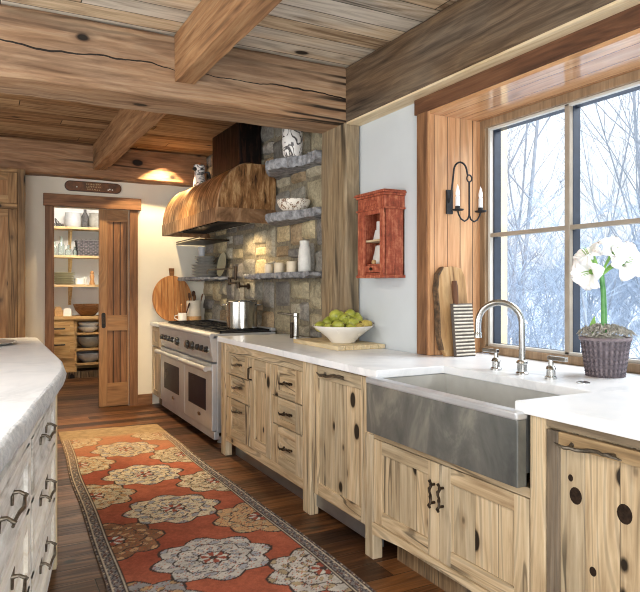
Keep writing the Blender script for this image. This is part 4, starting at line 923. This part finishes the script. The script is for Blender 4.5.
# ------------------------------------------------------------ rug
def rug():
    P = [(.405, 1.35), (1.505, 1.35), (1.445, 6.06), (.585, 6.14)]
    W, L = 1.06, 4.75; NU, NV = 150, 640
    u = np.linspace(0, 1, NU + 1); v = np.linspace(0, 1, NV + 1); U, V = np.meshgrid(u, v)
    X = (P[0][0] * (1 - U) + P[1][0] * U) * (1 - V) + (P[3][0] * (1 - U) + P[2][0] * U) * V
    Y = (P[0][1] * (1 - U) + P[1][1] * U) * (1 - V) + (P[3][1] * (1 - U) + P[2][1] * U) * V
    X += .007 * np.sin(Y * 2.3 + .5) + .004 * np.sin(Y * 5.1)
    a = U * W; b = V * L                                   # metres across / along
    def nz(s, seed):
        r = np.random.default_rng(seed); h = int(L / s) + 3; w_ = int(W / s) + 3; g = r.random((h, w_))
        i = b / s; j = a / s; i0 = i.astype(int); j0 = j.astype(int); fi = i - i0; fj = j - j0
        fi = fi * fi * (3 - 2 * fi); fj = fj * fj * (3 - 2 * fj)
        return (g[i0, j0] * (1 - fi) * (1 - fj) + g[i0 + 1, j0] * fi * (1 - fj) + g[i0, j0 + 1] * (1 - fi) * fj + g[i0 + 1, j0 + 1] * fi * fj)
    c = lambda *q: np.array(lin(q)[:3])
    red, red2 = c(136, 66, 50), c(176, 101, 75)
    n1 = nz(.35, 1)[..., None]; col = red * (1 - n1) + red2 * n1
    bw = .088; inset = np.minimum(np.minimum(a, W - a), np.minimum(b, L - b))
    # medallions: centre row and half-rows at each side, staggered
    cream, grey, tan, brown, dark = c(202, 192, 168), c(190, 187, 182), c(186, 152, 114), c(122, 88, 64), c(62, 52, 50)
    rnd = np.random.default_rng(5)
    meds = []
    for k in range(-3, 6):
        meds.append((.525, 2.97 - 1.35 + .765 * k - .02, .30, .25)); meds.append((.10, 3.37 - 1.35 + .765 * k, .28, .25)); meds.append((W - .10, 3.37 - 1.35 + .765 * k, .28, .25))
    base_seq = [grey, cream, cream * .95, tan, cream]
    for q, (ma, mb, ra, rb_) in enumerate(meds):
        da, db = a - ma, b - mb; th = np.arctan2(db / rb_, da / ra)
        r = np.hypot(da / ra, db / rb_) / (1 + .13 * np.abs(np.cos(th * 4)) - .05 + .04 * np.cos(th * 8))
        kk = q // 3 - 3                                    # row counted from the nearest whole medallion
        bse = {0: grey, 1: cream, 2: cream, 3: cream * .9, 4: tan}.get(kk, cream) if q % 3 == 0 else {(0, 1): brown * 1.25, (0, 2): tan, (-1, 2): grey, (-1, 1): c(150, 150, 152), (1, 1): cream * .85, (1, 2): cream}.get((kk, q % 3), cream * .85)
        sec = {0: c(156, 160, 168), 1: tan, 2: c(176, 160, 130)}[q % 3] * (.9 if kk else 1.)
        m = r < .92
        wv = np.sin(r * 21 + 2 * np.cos(th * 8)) * .5 + np.sin(th * 16 + r * 9) * .5
        cc = np.where((wv > .34)[..., None], sec, bse); cc = np.where((np.abs(wv - .34) < .09)[..., None], dark * 2.6, cc)
        fl = np.sin(da * 120 + 5 * np.sin(db * 60)) * np.sin(db * 120 + 5 * np.sin(da * 55))
        cc = np.where((fl > .86)[..., None], c(170, 92, 66), cc); cc = np.where((fl < -.88)[..., None], dark * 2.6, cc)
        for r0_, w_ in ((.92, .022), (.60, .014), (.25, .02)): cc = np.where((np.abs(r - r0_) < w_)[..., None], dark, cc)
        inn = r < .22
        cc = np.where(inn[..., None], np.where((np.cos(th * 6) + r * 3 > .7)[..., None], c(196, 198, 190), c(150, 78, 62)), cc)
        cc = np.where((r < .07)[..., None], dark * 1.2, cc)
        col = np.where(m[..., None] | (np.abs(r - .92) < .022)[..., None], cc, col)
    # border bands
    t = np.where(np.minimum(a, W - a) < np.minimum(b, L - b), b, a)
    bc = c(126, 124, 124); pat = np.sin(t * 62) * np.sin(inset * 190) + .55 * np.sin(t * 155 + 3 * np.sin(inset * 150))
    bcol = np.where((pat > .35)[..., None], c(96, 70, 66), bc); bcol = np.where((pat < -.55)[..., None], c(66, 62, 70), bcol)
    bcol = np.where(((pat > .95))[..., None], c(188, 176, 156), bcol)
    for p0, w_, k_ in ((.0, .006, c(110, 92, 80)), (.012, .0035, dark), (.024, .003, c(196, 186, 168)), (.070, .0035, dark), (.078, .004, c(190, 182, 166)), (.087, .003, dark)):
        bcol = np.where((np.abs(inset - p0) < w_)[..., None], k_, bcol)
    col = np.where((inset < bw)[..., None], bcol, col)
    # wear, fading towards the far end
    n2 = nz(.05, 2)[..., None]; n3 = nz(.012, 3)[..., None]
    col = col * (.80 + .28 * n2) * (.86 + .28 * n3)
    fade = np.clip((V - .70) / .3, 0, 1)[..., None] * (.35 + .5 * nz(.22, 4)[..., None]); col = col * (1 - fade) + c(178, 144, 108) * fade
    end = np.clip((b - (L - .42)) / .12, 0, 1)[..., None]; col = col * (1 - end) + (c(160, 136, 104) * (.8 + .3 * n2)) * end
    tint = np.concatenate([col.reshape(-1, 3), np.ones((col.size // 3, 1))], 1)
    Z = .0085 + .0012 * np.sin(Y * 9 + X * 5) * np.sin(X * 7)
    nv = (NU + 1) * (NV + 1); m = MB()
    m.v = [tuple(p) for p in np.stack([X.ravel(), Y.ravel(), Z.ravel()], 1)]
    i = np.arange(NV)[:, None] * (NU + 1) + np.arange(NU)[None]; i = i.ravel()
    m.f = [tuple(q) for q in np.stack([i, i + 1, i + NU + 2, i + NU + 1], 1).tolist()]
    edge = list(range(NU + 1)) + [k * (NU + 1) + NU for k in range(1, NV + 1)] + [NV * (NU + 1) + k for k in range(NU - 1, -1, -1)] + [k * (NU + 1) for k in range(NV - 1, 0, -1)]
    o = len(m.v); m.v += [(m.v[e][0], m.v[e][1], .0005) for e in edge]; n = len(edge)
    m.f += [(edge[(k + 1) % n], edge[k], o + k, o + (k + 1) % n) for k in range(n)]
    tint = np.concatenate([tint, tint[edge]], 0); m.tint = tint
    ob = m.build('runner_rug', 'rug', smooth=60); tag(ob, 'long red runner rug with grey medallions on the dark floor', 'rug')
rug()

# ------------------------------------------------------------ island
isl = thing('kitchen_island', (-.6, 3.0, 0), 'whitewashed pine island with iron drawer pulls under the thick marble slab', 'island')
def island():
    A = R(10); P0 = Vector((.303, 3.235, 0)); d = Vector((-math.sin(A), -math.cos(A), 0)); n = Vector((math.cos(A), -math.sin(A), 0))
    T = Matrix(((d.x, n.x, 0, P0.x), (d.y, n.y, 0, P0.y), (0, 0, 1, 0), (0, 0, 0, 1)))    # local x = along the face, y = outwards
    end = P0 + d * 3.4; i_ = -.035
    core = [(P0 + n * i_)[:2], (end + n * i_)[:2], (-1.5, end.y), (-1.5, 5.25), (.29, 5.25), (.29, 3.28)]
    MB().prism([tuple(p) for p in core], 'Z', .07, .844).build('carcass', 'island', isl)
    MB().prism([tuple(p) for p in [(P0 + n * -.09)[:2], (end + n * -.09)[:2], (-1.42, end.y + .06), (-1.42, 5.18), (.22, 5.18), (.22, 3.28)]], 'Z', 0, .07).build('plinth', 'pine_dark', isl)
    MB().box(0, .055, -.06, .004, 0, .844, T).build('corner_post', 'island_z', isl, bevel=.004)
    fr = MB(); fr.box(.055, 3.4, -.035, 0, .07, .115, T).box(.055, 3.4, -.035, 0, .815, .844, T)
    for s_ in (.055, .955, 1.86): fr.box(s_, s_ + .05, -.035, 0, .115, .815, T)
    for z in (.605, .355): fr.box(.105, 2.76, -.035, -.001, z, z + .02, T)
    fr.build('face_frame', 'island', isl)
    for s0, s1 in ((.108, .952), (1.008, 1.857), (1.913, 2.76)):
        for z0, z1 in ((.628, .812), (.378, .602), (.118, .352)):
            m = MB(); m.box(s0, s0 + .06, -.03, .004, z0, z1, T).box(s1 - .06, s1, -.03, .004, z0, z1, T).box(s0, s1, -.03, .0035, z0, z0 + .045, T).box(s0, s1, -.03, .0035, z1 - .045, z1, T).box(s0 + .05, s1 - .05, -.03, -.008, z0 + .04, z1 - .04, T)
            dr = m.build('drawer', 'island', isl)
            zc = (z0 + z1) / 2 + .02; c_ = (s0 + s1) / 2; h = MB(); y0_ = -.006
            h.tube([T @ Vector((c_ + t * .115, y0_ + .038 + .004 * math.cos(t * 3), zc + .006 * math.sin(t * 4))) for t in [q / 5 - 1 for q in range(11)]], [.0042 + .002 * (1 - abs(q / 5 - 1)) for q in range(11)], 8)
            for t in (-1, 1):
                h.tube([T @ Vector((c_ + t * .105, y0_ - .002, zc + .012)), T @ Vector((c_ + t * .105, y0_ + .02, zc + .014)), T @ Vector((c_ + t * .108, y0_ + .04, zc))], [.008, .005, .006], 8)
                h.tube([T @ Vector((c_ + t * .105, y0_ + .001, zc - .022)), T @ Vector((c_ + t * .105, y0_ + .003, zc + .04))], [.0045, .0055], 8)
            h.build('handle', 'pewter', dr, smooth=50)
    top = [(.368, 5.38), (.372, 3.62), (.352, 3.36), (.322, 3.16)]
    # angled front edge towards the camera, slightly wavy like a chiselled stone edge
    e0 = Vector((.322, 3.16, 0)); e1 = Vector((-.33, -.05, 0)); rr2 = random.Random(11)
    for k in range(1, 31):
        p = e0.lerp(e1, k / 30); top.append((p.x + rr2.uniform(-.004, .004), p.y))
    top += [(-1.62, -.05), (-1.62, 5.34), (-.2, 5.42), (.30, 5.43)]
    N = len(top); m = MB(); vs = []; rings_ = [(.845, -.006), (.86, .004), (.885, .007), (.908, .0), (.917, -.006), (.920, -.014)]
    for z, off in rings_:
        for i in range(N):
            p = Vector(top[i]); q0 = Vector(top[i - 1]); q1 = Vector(top[(i + 1) % N]); tt = (q1 - q0).normalized(); nn = Vector((-tt.y, tt.x))
            w_ = rr2.uniform(-.003, .003) if z < .915 else 0
            vs.append((p.x + nn.x * (off + w_) * s_out, p.y + nn.y * (off + w_) * s_out, z))
    fs = []
    for j in range(len(rings_) - 1):
        for i in range(N): fs.append((j * N + i, j * N + (i + 1) % N, (j + 1) * N + (i + 1) % N, (j + 1) * N + i))
    rim = MB().add(vs, fs)
    cap = MB().add([vs[5 * N + i] for i in range(N)] + [(vs[i][0], vs[i][1], .845) for i in range(N)], [tuple(range(N)), tuple(range(N, 2 * N))])
    t_ = cap.build('island_worktop', 'marble'); tag(t_, 'thick white marble slab with chiselled edge topping the island', 'countertop')
    rim.build('chiselled_edge', 'chisel', t_, smooth=35)
s_out = 1.0
island()
tag(MB().lathe([(.20, 0), (.215, .003), (.245, .016), (.252, .018), (.246, .020), (.21, .008), (.001, .006)], (-.05, 4.85, .9205), 40).build('tray', 'stainless_dull', smooth=40), 'flat round grey metal tray on the far end of the island', 'tray')

# ------------------------------------------------------------ left cupboard, sign
cb = thing('tall_cupboard', (-.4, 6.98, 0), 'tall old pine cupboard standing against the back wall beside the pantry doorway', 'cupboard')
MB().box(-1.45, .355, 6.80, YB - .001, 0, 2.449).build('carcass', 'cupboard', cb)
for x0, x1 in ((.285, .355), (-.36, -.30), (-1.45, -1.38)): MB().box(x0, x1, 6.778, 6.80, 0, 2.449).build('stile', 'cupboard', cb, bevel=.003)
for z0, z1 in ((0, .1), (2.06, 2.11), (2.41, 2.449)): MB().box(-1.38, .285, 6.779, 6.80, z0, z1).build('rail', 'cupboard_rail', cb, bevel=.003)
for x0, x1 in ((-.297, .282), (-1.377, -.363)):
    for z0, z1 in ((.103, 2.057), (2.113, 2.407)):
        d = MB().box(x0 + .075, x1 - .075, 6.786, 6.796, z0 + .07, z1 - .07).build('door', 'cupboard_boards', cb)
        for a, c in ((x0, x0 + .08), (x1 - .08, x1)): MB().box(a, c, 6.772, 6.795, z0, z1).build('stile', 'cupboard', d, bevel=.003)
        for a, c in ((z0, z0 + .075), (z1 - .075, z1)): MB().box(x0 + .08, x1 - .08, 6.773, 6.795, a, c).build('rail', 'cupboard_rail', d, bevel=.003)
sg = thing('wall_sign', (1.03, YB, 2.32), 'long rounded brown wooden sign above the pantry doorway', 'sign')
T = Matrix.Translation((1.036, YB - .018, 2.375)) @ Matrix.Rotation(R(0), 4, 'Y')
po = [(.235 + .055 * math.cos(a), .055 * math.sin(a)) for a in [math.pi * (k / 10 - .5) for k in range(11)]] + [(-.235 + .055 * math.cos(a), .055 * math.sin(a)) for a in [math.pi * (k / 10 + .5) for k in range(11)]]
MB().prism(po, 'Y', 0, .017, T).build('board', 'sign_wood', sg, bevel=.003)
MB().prism([(p[0] * .965, p[1] * .84) for p in po], 'Y', -.002, .001, T).build('field', 'sign_field', sg)
lt = MB(); r5 = random.Random(9)
for row, (z, n_) in enumerate(((.027, 9), (.0, 9), (-.027, 8))):
    for k in range(n_):
        x = (k - (n_ - 1) / 2) * .0165 + r5.uniform(-.002, .002); hh = .008
        lt.box(x - .006, x - .003, -.0035, -.0018, z - hh, z + hh, T)
        zz = z + r5.choice((-hh + .002, 0, hh - .002)); lt.box(x - .003, x + .005, -.0035, -.0018, zz - .0018, zz + .0018, T)
lt.build('lettering', 'sign_gold', sg)
fl = MB()
for x, z in ((.15, -.022), (.166, -.014), (.193, -.018), (-.17, -.008)): fl.lathe([(.001, 0), (.008, .001), (.001, .003)], (0, 0, 0), 10, T=T @ Matrix.Translation((x, -.002, z)) @ Matrix.Rotation(R(90), 4, 'X'))
fl.build('painted_flower', 'paper', sg)

# ------------------------------------------------------------ pantry
def pantry():
    yb = 10.049
    pc = thing('pantry_cabinet', (1.1, 9.8, 0), 'honey pine pantry cabinet with drawers and open cubbies', 'cabinet')
    b = MB(); b.box(-.35, 1.135, 9.58, yb, .10, .845); b.box(1.135, 2.25, 9.98, yb, .10, .845)
    for z in (.19, .40, .625, .825): b.box(1.135, 2.25, 9.57, 9.98, z, z + .024)
    b.box(1.135, 1.16, 9.57, 9.98, .10, .845).box(1.62, 1.65, 9.57, 9.98, .10, .845); b.build('case', 'pantry_wood', pc)
    for z0, z1 in ((.63, .84), (.30, .615)):
        d = MB().box(.72, 1.12, 9.555, 9.58, z0, z1).build('drawer', 'pantry_wood', pc, bevel=.003)
        MB().box(.77, 1.07, 9.550, 9.556, z0 + .05, z1 - .05).build('panel', 'pantry_wood', d, bevel=.003)
        MB().tube([(.86, 9.55, z1 - .12), (.88, 9.52, z1 - .12), (.98, 9.52, z1 - .12), (1.0, 9.55, z1 - .12)], .010, 8).build('handle', 'iron', d, smooth=50)
    MB().box(-.35, 2.25, 9.65, yb, 0, .10).build('toe_kick', 'pine_dark', pc)
    tag(MB().box(-.38, 2.28, 9.54, yb - .001, .846, .885).build('pantry_counter', 'pantry_wood', bevel=.003), 'wooden counter board on top of the pantry cabinet', 'countertop')
    for z, lab in ((1.317, 'lowest pantry wall shelf, holding the stacked plates'), (1.737, 'middle pantry wall shelf, holding the dark basket'), (2.15, 'topmost pantry wall shelf, holding grey pots')):
        s = thing('pantry_shelf', (1.1, 9.9, z), lab, 'shelf', 'wooden pantry wall shelves')
        MB().box(-.38, 2.28, 9.74, yb - .001, z - .012, z + .022).build('shelf_board', 'shelf_wood', s, bevel=.002)
        for x in (1.12, 1.75):
            MB().box(x - .02, x + .02, yb - .03, yb - .001, z - .28, z - .012).build('bracket', 'shelf_wood', s, bevel=.002)
            MB().prism([(yb - .03, z - .22), (yb - .03, z - .27), (9.80, z - .012), (9.85, z - .012)], 'X', x - .014, x + .014).build('brace', 'shelf_wood', s)
    def pot(name, mat, x, y, z, prof, label, cat, g=None): return tag(MB().lathe(prof, (x, y, z), 28).build(name, mat, smooth=38), label, cat, g)
    def bowl(r, h): return [(r * .45, 0), (r * .5, .005), (r * .85, h * .5), (r, h - .006), (r, h), (r - .008, h), (r * .8, h * .5), (r * .4, .012), (.001, .01)]
    Z3, Z2, Z1, Z0 = 2.1725, 1.7595, 1.3395, .8855
    def crock(r, h): return [(r * .8, 0), (r, h * .2), (r * 1.02, h * .6), (r * .95, h - .01), (r, h), (r * .9, h), (r * .88, h * .5), (.001, .02)]
    pot('crock', 'grey_blue', 1.15, 9.88, Z3, crock(.115, .21), 'big pale grey pot on the topmost pantry shelf', 'pot')
    pot('crock', 'grey_cer', 1.475, 9.88, Z3, crock(.105, .22), 'grey pot by the sliding door on the topmost pantry shelf', 'pot')
    pot('dark_bottle', 'wicker_dark', 1.315, 9.88, Z3, [(.045, 0), (.05, .01), (.05, .17), (.02, .23), (.02, .27), (.001, .27)], 'dark bottle between the two pots on the topmost pantry shelf', 'bottle')
    pl_ = thing('dried_sprig', (.95, 9.88, Z3), 'dark dried sprig lying on the topmost pantry shelf', 'plant'); sp = MB(); rp = random.Random(2)
    for k in range(16): sp.tube([(1.02 - .01 * k, 9.86 + rp.uniform(-.04, .04), Z3 + .012), (.95 - .008 * k + rp.uniform(-.06, .06), 9.86 + rp.uniform(-.05, .05), Z3 + .03 + rp.uniform(0, .09))], [.004, .008], 6)
    sp.build('twigs', 'wicker_dark', pl_)
    bk = thing('basket', (1.4, 9.88, Z2), 'dark woven rectangular basket on the middle pantry shelf', 'basket'); bm_ = MB()
    for k in range(9):
        e = .004 * (k % 2); bm_.box(1.20 - .010 * k / 9 - e, 1.60 + e, 9.765 - e, 9.99 + e, Z2 + k * .024, Z2 + k * .024 + .021)
    bm_.build('weave', 'wicker_dark', bk, bevel=.005)
    bs = MB()
    for k in range(12):
        for j in range(0, 9, 2): bs.box(1.205 + k * .033, 1.222 + k * .033, 9.755, 9.763, Z2 + (j + k % 2) * .024, Z2 + (j + k % 2) * .024 + .02)
    bs.build('strakes', 'wicker', bk); MB().tube([(1.19, 9.76, Z2 + .22), (1.61, 9.76, Z2 + .22), (1.61, 9.995, Z2 + .22), (1.19, 9.995, Z2 + .22), (1.19, 9.76, Z2 + .22)], .012, 8).build('rim', 'wicker_dark', bk)
    for x, h, r, lab in ((.90, .20, .035, 'short clear glass bottle at the left of the middle pantry shelf'), (.985, .27, .045, 'tall clear glass bottle on the middle pantry shelf'), (1.08, .15, .045, 'wide clear jar left of the dark basket'), (1.165, .13, .03, 'small clear jar against the dark basket')):
        pot('glass_bottle', 'bottle_glass', x, 9.84, Z2, [(r * .9, 0), (r, .006), (r, h * .55), (r * .4, h * .72), (r * .4, h * .95), (r * .5, h), (.001, h)], lab, 'bottle', 'glass bottles in the pantry')
    z = Z1
    for i in range(7):
        r = .155
        tag(MB().lathe([(r * .6, 0), (r * .65, .003), (r, .024), (r, .028), (r * .62, .008), (.001, .007)], (1.02, 9.89, z), 32).build('plate', 'green_plate', smooth=38), '%s sage plate of the stack in the pantry' % ordn[i], 'plate', 'sage plates stacked in the pantry'); z += .0242
    pot('white_jar', 'white', 1.24, 9.86, Z1, [(.06, 0), (.065, .005), (.065, .08), (.05, .09), (.001, .09)], 'low white jar right of the sage plates in the pantry', 'jar')
    pot('white_jar', 'bottle_white', 1.32, 9.92, Z1, [(.03, 0), (.03, .10), (.02, .115), (.001, .115)], 'narrow pale jar behind the wooden pepper mill', 'jar')
    pot('pepper_mill', 'utensil', 1.41, 9.86, Z1, [(.038, 0), (.04, .01), (.025, .07), (.034, .12), (.02, .15), (.028, .175), (.012, .2), (.001, .2)], 'turned wooden pepper mill on the lowest pantry shelf', 'mill')
    pot('glass_jar', 'jar_glass', 1.53, 9.86, Z1, [(.03, 0), (.032, .14), (.02, .16), (.02, .19), (.001, .19)], 'glass bottle by the sliding door on the lowest pantry shelf', 'bottle')
    pot('wooden_bowl', 'dark_wood', 1.335, 9.76, Z0, bowl(.20, .17), 'dark wooden bowl on the pantry counter', 'bowl')
    for x, w_, h, rot, mat, lab in ((.93, .10, .14, 12, 'brown_bag', 'brown paper bag at the left of the pantry counter'), (1.06, .11, .12, -18, 'paper', 'white folded packet on the pantry counter'), (1.0, .16, .08, 5, 'brown_bag', 'low brown box behind the packets on the pantry counter')):
        yy = 9.92 if h < .1 else 9.74
        T = Matrix.Translation((x, yy, Z0)) @ Matrix.Rotation(R(rot), 4, 'Z')
        tag(MB().prism([(-w_ / 2, 0), (w_ / 2, 0), (w_ / 2 * .92, h * .8), (w_ * .2, h), (-w_ * .25, h * .97), (-w_ / 2 * .9, h * .75)], 'Y', -.03, .03, T).build('packet', mat, bevel=.004), lab, 'packet')
    pot('bottle', 'iron', .86, 9.80, Z0, [(.028, 0), (.03, .01), (.03, .1), (.012, .14), (.012, .17), (.001, .17)], 'small dark bottle behind the packets on the pantry counter', 'bottle')
    pot('white_bowl', 'white', 1.345, 9.76, .6495, bowl(.15, .08), 'lower white bowl of the two in the top cubby', 'bowl'); pot('white_bowl', 'white', 1.345, 9.76, .70, bowl(.145, .09), 'upper white bowl of the two in the top cubby', 'bowl')
    pot('mixing_bowl', 'grey_cer', 1.365, 9.77, .4245, bowl(.19, .16), 'wide grey bowl in the middle cubby of the pantry cabinet', 'bowl')
    pot('mixing_bowl', 'grey_blue', 1.36, 9.77, .2145, bowl(.19, .135), 'wide pale grey bowl in the bottom cubby of the pantry cabinet', 'bowl')
pantry()

# ------------------------------------------------------------ outside: snow, bare frosted wood
def snow():
    N = 40; m = MB(); vs = []; X0, X1, Y0, Y1 = 2.9, 62, -22, 60
    for i in range(N + 1):
        for j in range(N + 1):
            x = X0 + (X1 - X0) * (i / N) ** 1.4; y = Y0 + (Y1 - Y0) * j / N
            vs.append((x, y, -.55 + .10 * math.sin(x * .6) * math.sin(y * .5) + max(0, x - 14) * .035))
    m.add(vs, [(i * (N + 1) + j, (i + 1) * (N + 1) + j, (i + 1) * (N + 1) + j + 1, i * (N + 1) + j + 1) for i in range(N) for j in range(N)])
    o = struct(m.build('ground_snow', 'snow', smooth=80))
snow()
def hillside():
    m = MB(); vs = []; N = 90; K = 14
    for i in range(N + 1):
        y = -70 + 190 * i / N
        top = 4.6 + 1.2 * math.sin(y * .09) + .7 * math.sin(y * .31 + 1) + .35 * math.sin(y * 1.3)
        for j in range(K + 1):
            t = j / K; vs.append((46 + 16 * t + .8 * math.sin(y * .4 + j), y, .3 + top * t ** .8))
    m.add(vs, [(i * (K + 1) + j, (i + 1) * (K + 1) + j, (i + 1) * (K + 1) + j + 1, i * (K + 1) + j + 1) for i in range(N) for j in range(K)])
    struct(m.build('ground_hillside', 'hillside', smooth=80))
g_ = G('frosted_wooded_hillside'); o_, x_ = g_.xyz()
n_ = g_.noise(g_.comb(g_.math('MULTIPLY', x_[0], .3), x_[1], g_.math('MULTIPLY', x_[2], .35)), 2.2, 6, .75)
M['hillside'] = g_.set(col=g_.ramp(n_, [(.36, lin((104, 116, 132))), (.5, lin((150, 162, 176))), (.64, lin((214, 220, 226)))]), rough=.95, spec=.05)
hillside()
def gz(x, y): return -.55 + .10 * math.sin(x * .6) * math.sin(y * .5) + max(0, x - 14) * .035
def branchy(seed, H, trunk_r, levels, spread, nb, up, droop=0.):
    rr = random.Random(seed); tr = MB(); tw = MB()
    def grow(p, d, L, r, lev):
        n = 4; pts = [p]; rs = [r]; q = p
        for k in range(n):
            d = (d + Vector((rr.uniform(-1, 1), rr.uniform(-1, 1), rr.uniform(-.6, 1) * up - droop * lev)) * .16).normalized(); q = q + d * L / n; pts.append(q); rs.append(r * (1 - .75 * (k + 1) / n))
        (tr if lev < 1 else tw).tube(pts, rs, 6 if lev < 1 else (4 if lev < 2 else 3), caps=False)
        if lev >= levels: return
        for k in range(nb[lev]):
            t = rr.uniform(.18 if lev == 0 else .15, 1.); i = min(int(t * n), n - 1); b0 = pts[i].lerp(pts[i + 1], t * n - i)
            a = rr.uniform(0, 6.28); nd = (d + Vector((math.cos(a), math.sin(a), rr.uniform(-.1, .5))) * spread).normalized()
            grow(b0, nd, L * rr.uniform(.28, .5) * (1.15 - .5 * t), max(r * .45 * (1 - .6 * t), .0030), lev + 1)
    grow(Vector((0, 0, -.2)), Vector((0, 0, 1)), H, trunk_r, 0)
    return tr, tw
def plant(name, seed, H, r, levels, spread, nb, up, droop, label, cat, group):
    root = thing(name, (0, 0, 0), label, cat, group); a, b = branchy(seed, H, r, levels, spread, nb, up, droop)
    a.build('trunk', 'frost_bark', root, smooth=60); b.build('branches', 'frost_bark' if cat == 'tree' else 'frost_twig', root)
    return root
rt = random.Random(21)
TL = 'tall bare frosted tree standing in the snowy wood outside the window'
BL = 'snow-laden twiggy bush growing in the snowy wood outside the window'
trees = [plant('bare_tree', 30 + k, 7.5 + k, .030, 3, .75, (20, 6, 4), .9, 0., TL, 'tree', 'bare trees outside') for k in range(3)]
bushes = [plant('snowy_bush', 50 + k, 2.3, .025, 3, .95, (22, 9, 6), .6, .06, BL, 'bush', 'snowy bushes outside') for k in range(3)]
def place(protos, spots):
    for i, (th, rad, sc, rz) in enumerate(spots):
        x, y = 2.6 + rad * math.sin(R(th)), 2.2 + rad * math.cos(R(th)) * .85
        o = protos[i] if i < len(protos) else dup(protos[i % len(protos)], (0, 0, 0))
        o.location = (x, y, gz(x, y)); o.rotation_euler = (0, 0, rz); o.scale = (sc,) * 3
place(trees, [(rt.uniform(28, 80), rt.uniform(6, 24), rt.uniform(.8, 1.25), rt.uniform(0, 6.28)) for k in range(26)])
place(bushes, [(rt.uniform(26, 82), rt.uniform(4.5, 19), rt.uniform(.75, 1.35), rt.uniform(0, 6.28)) for k in range(96)])
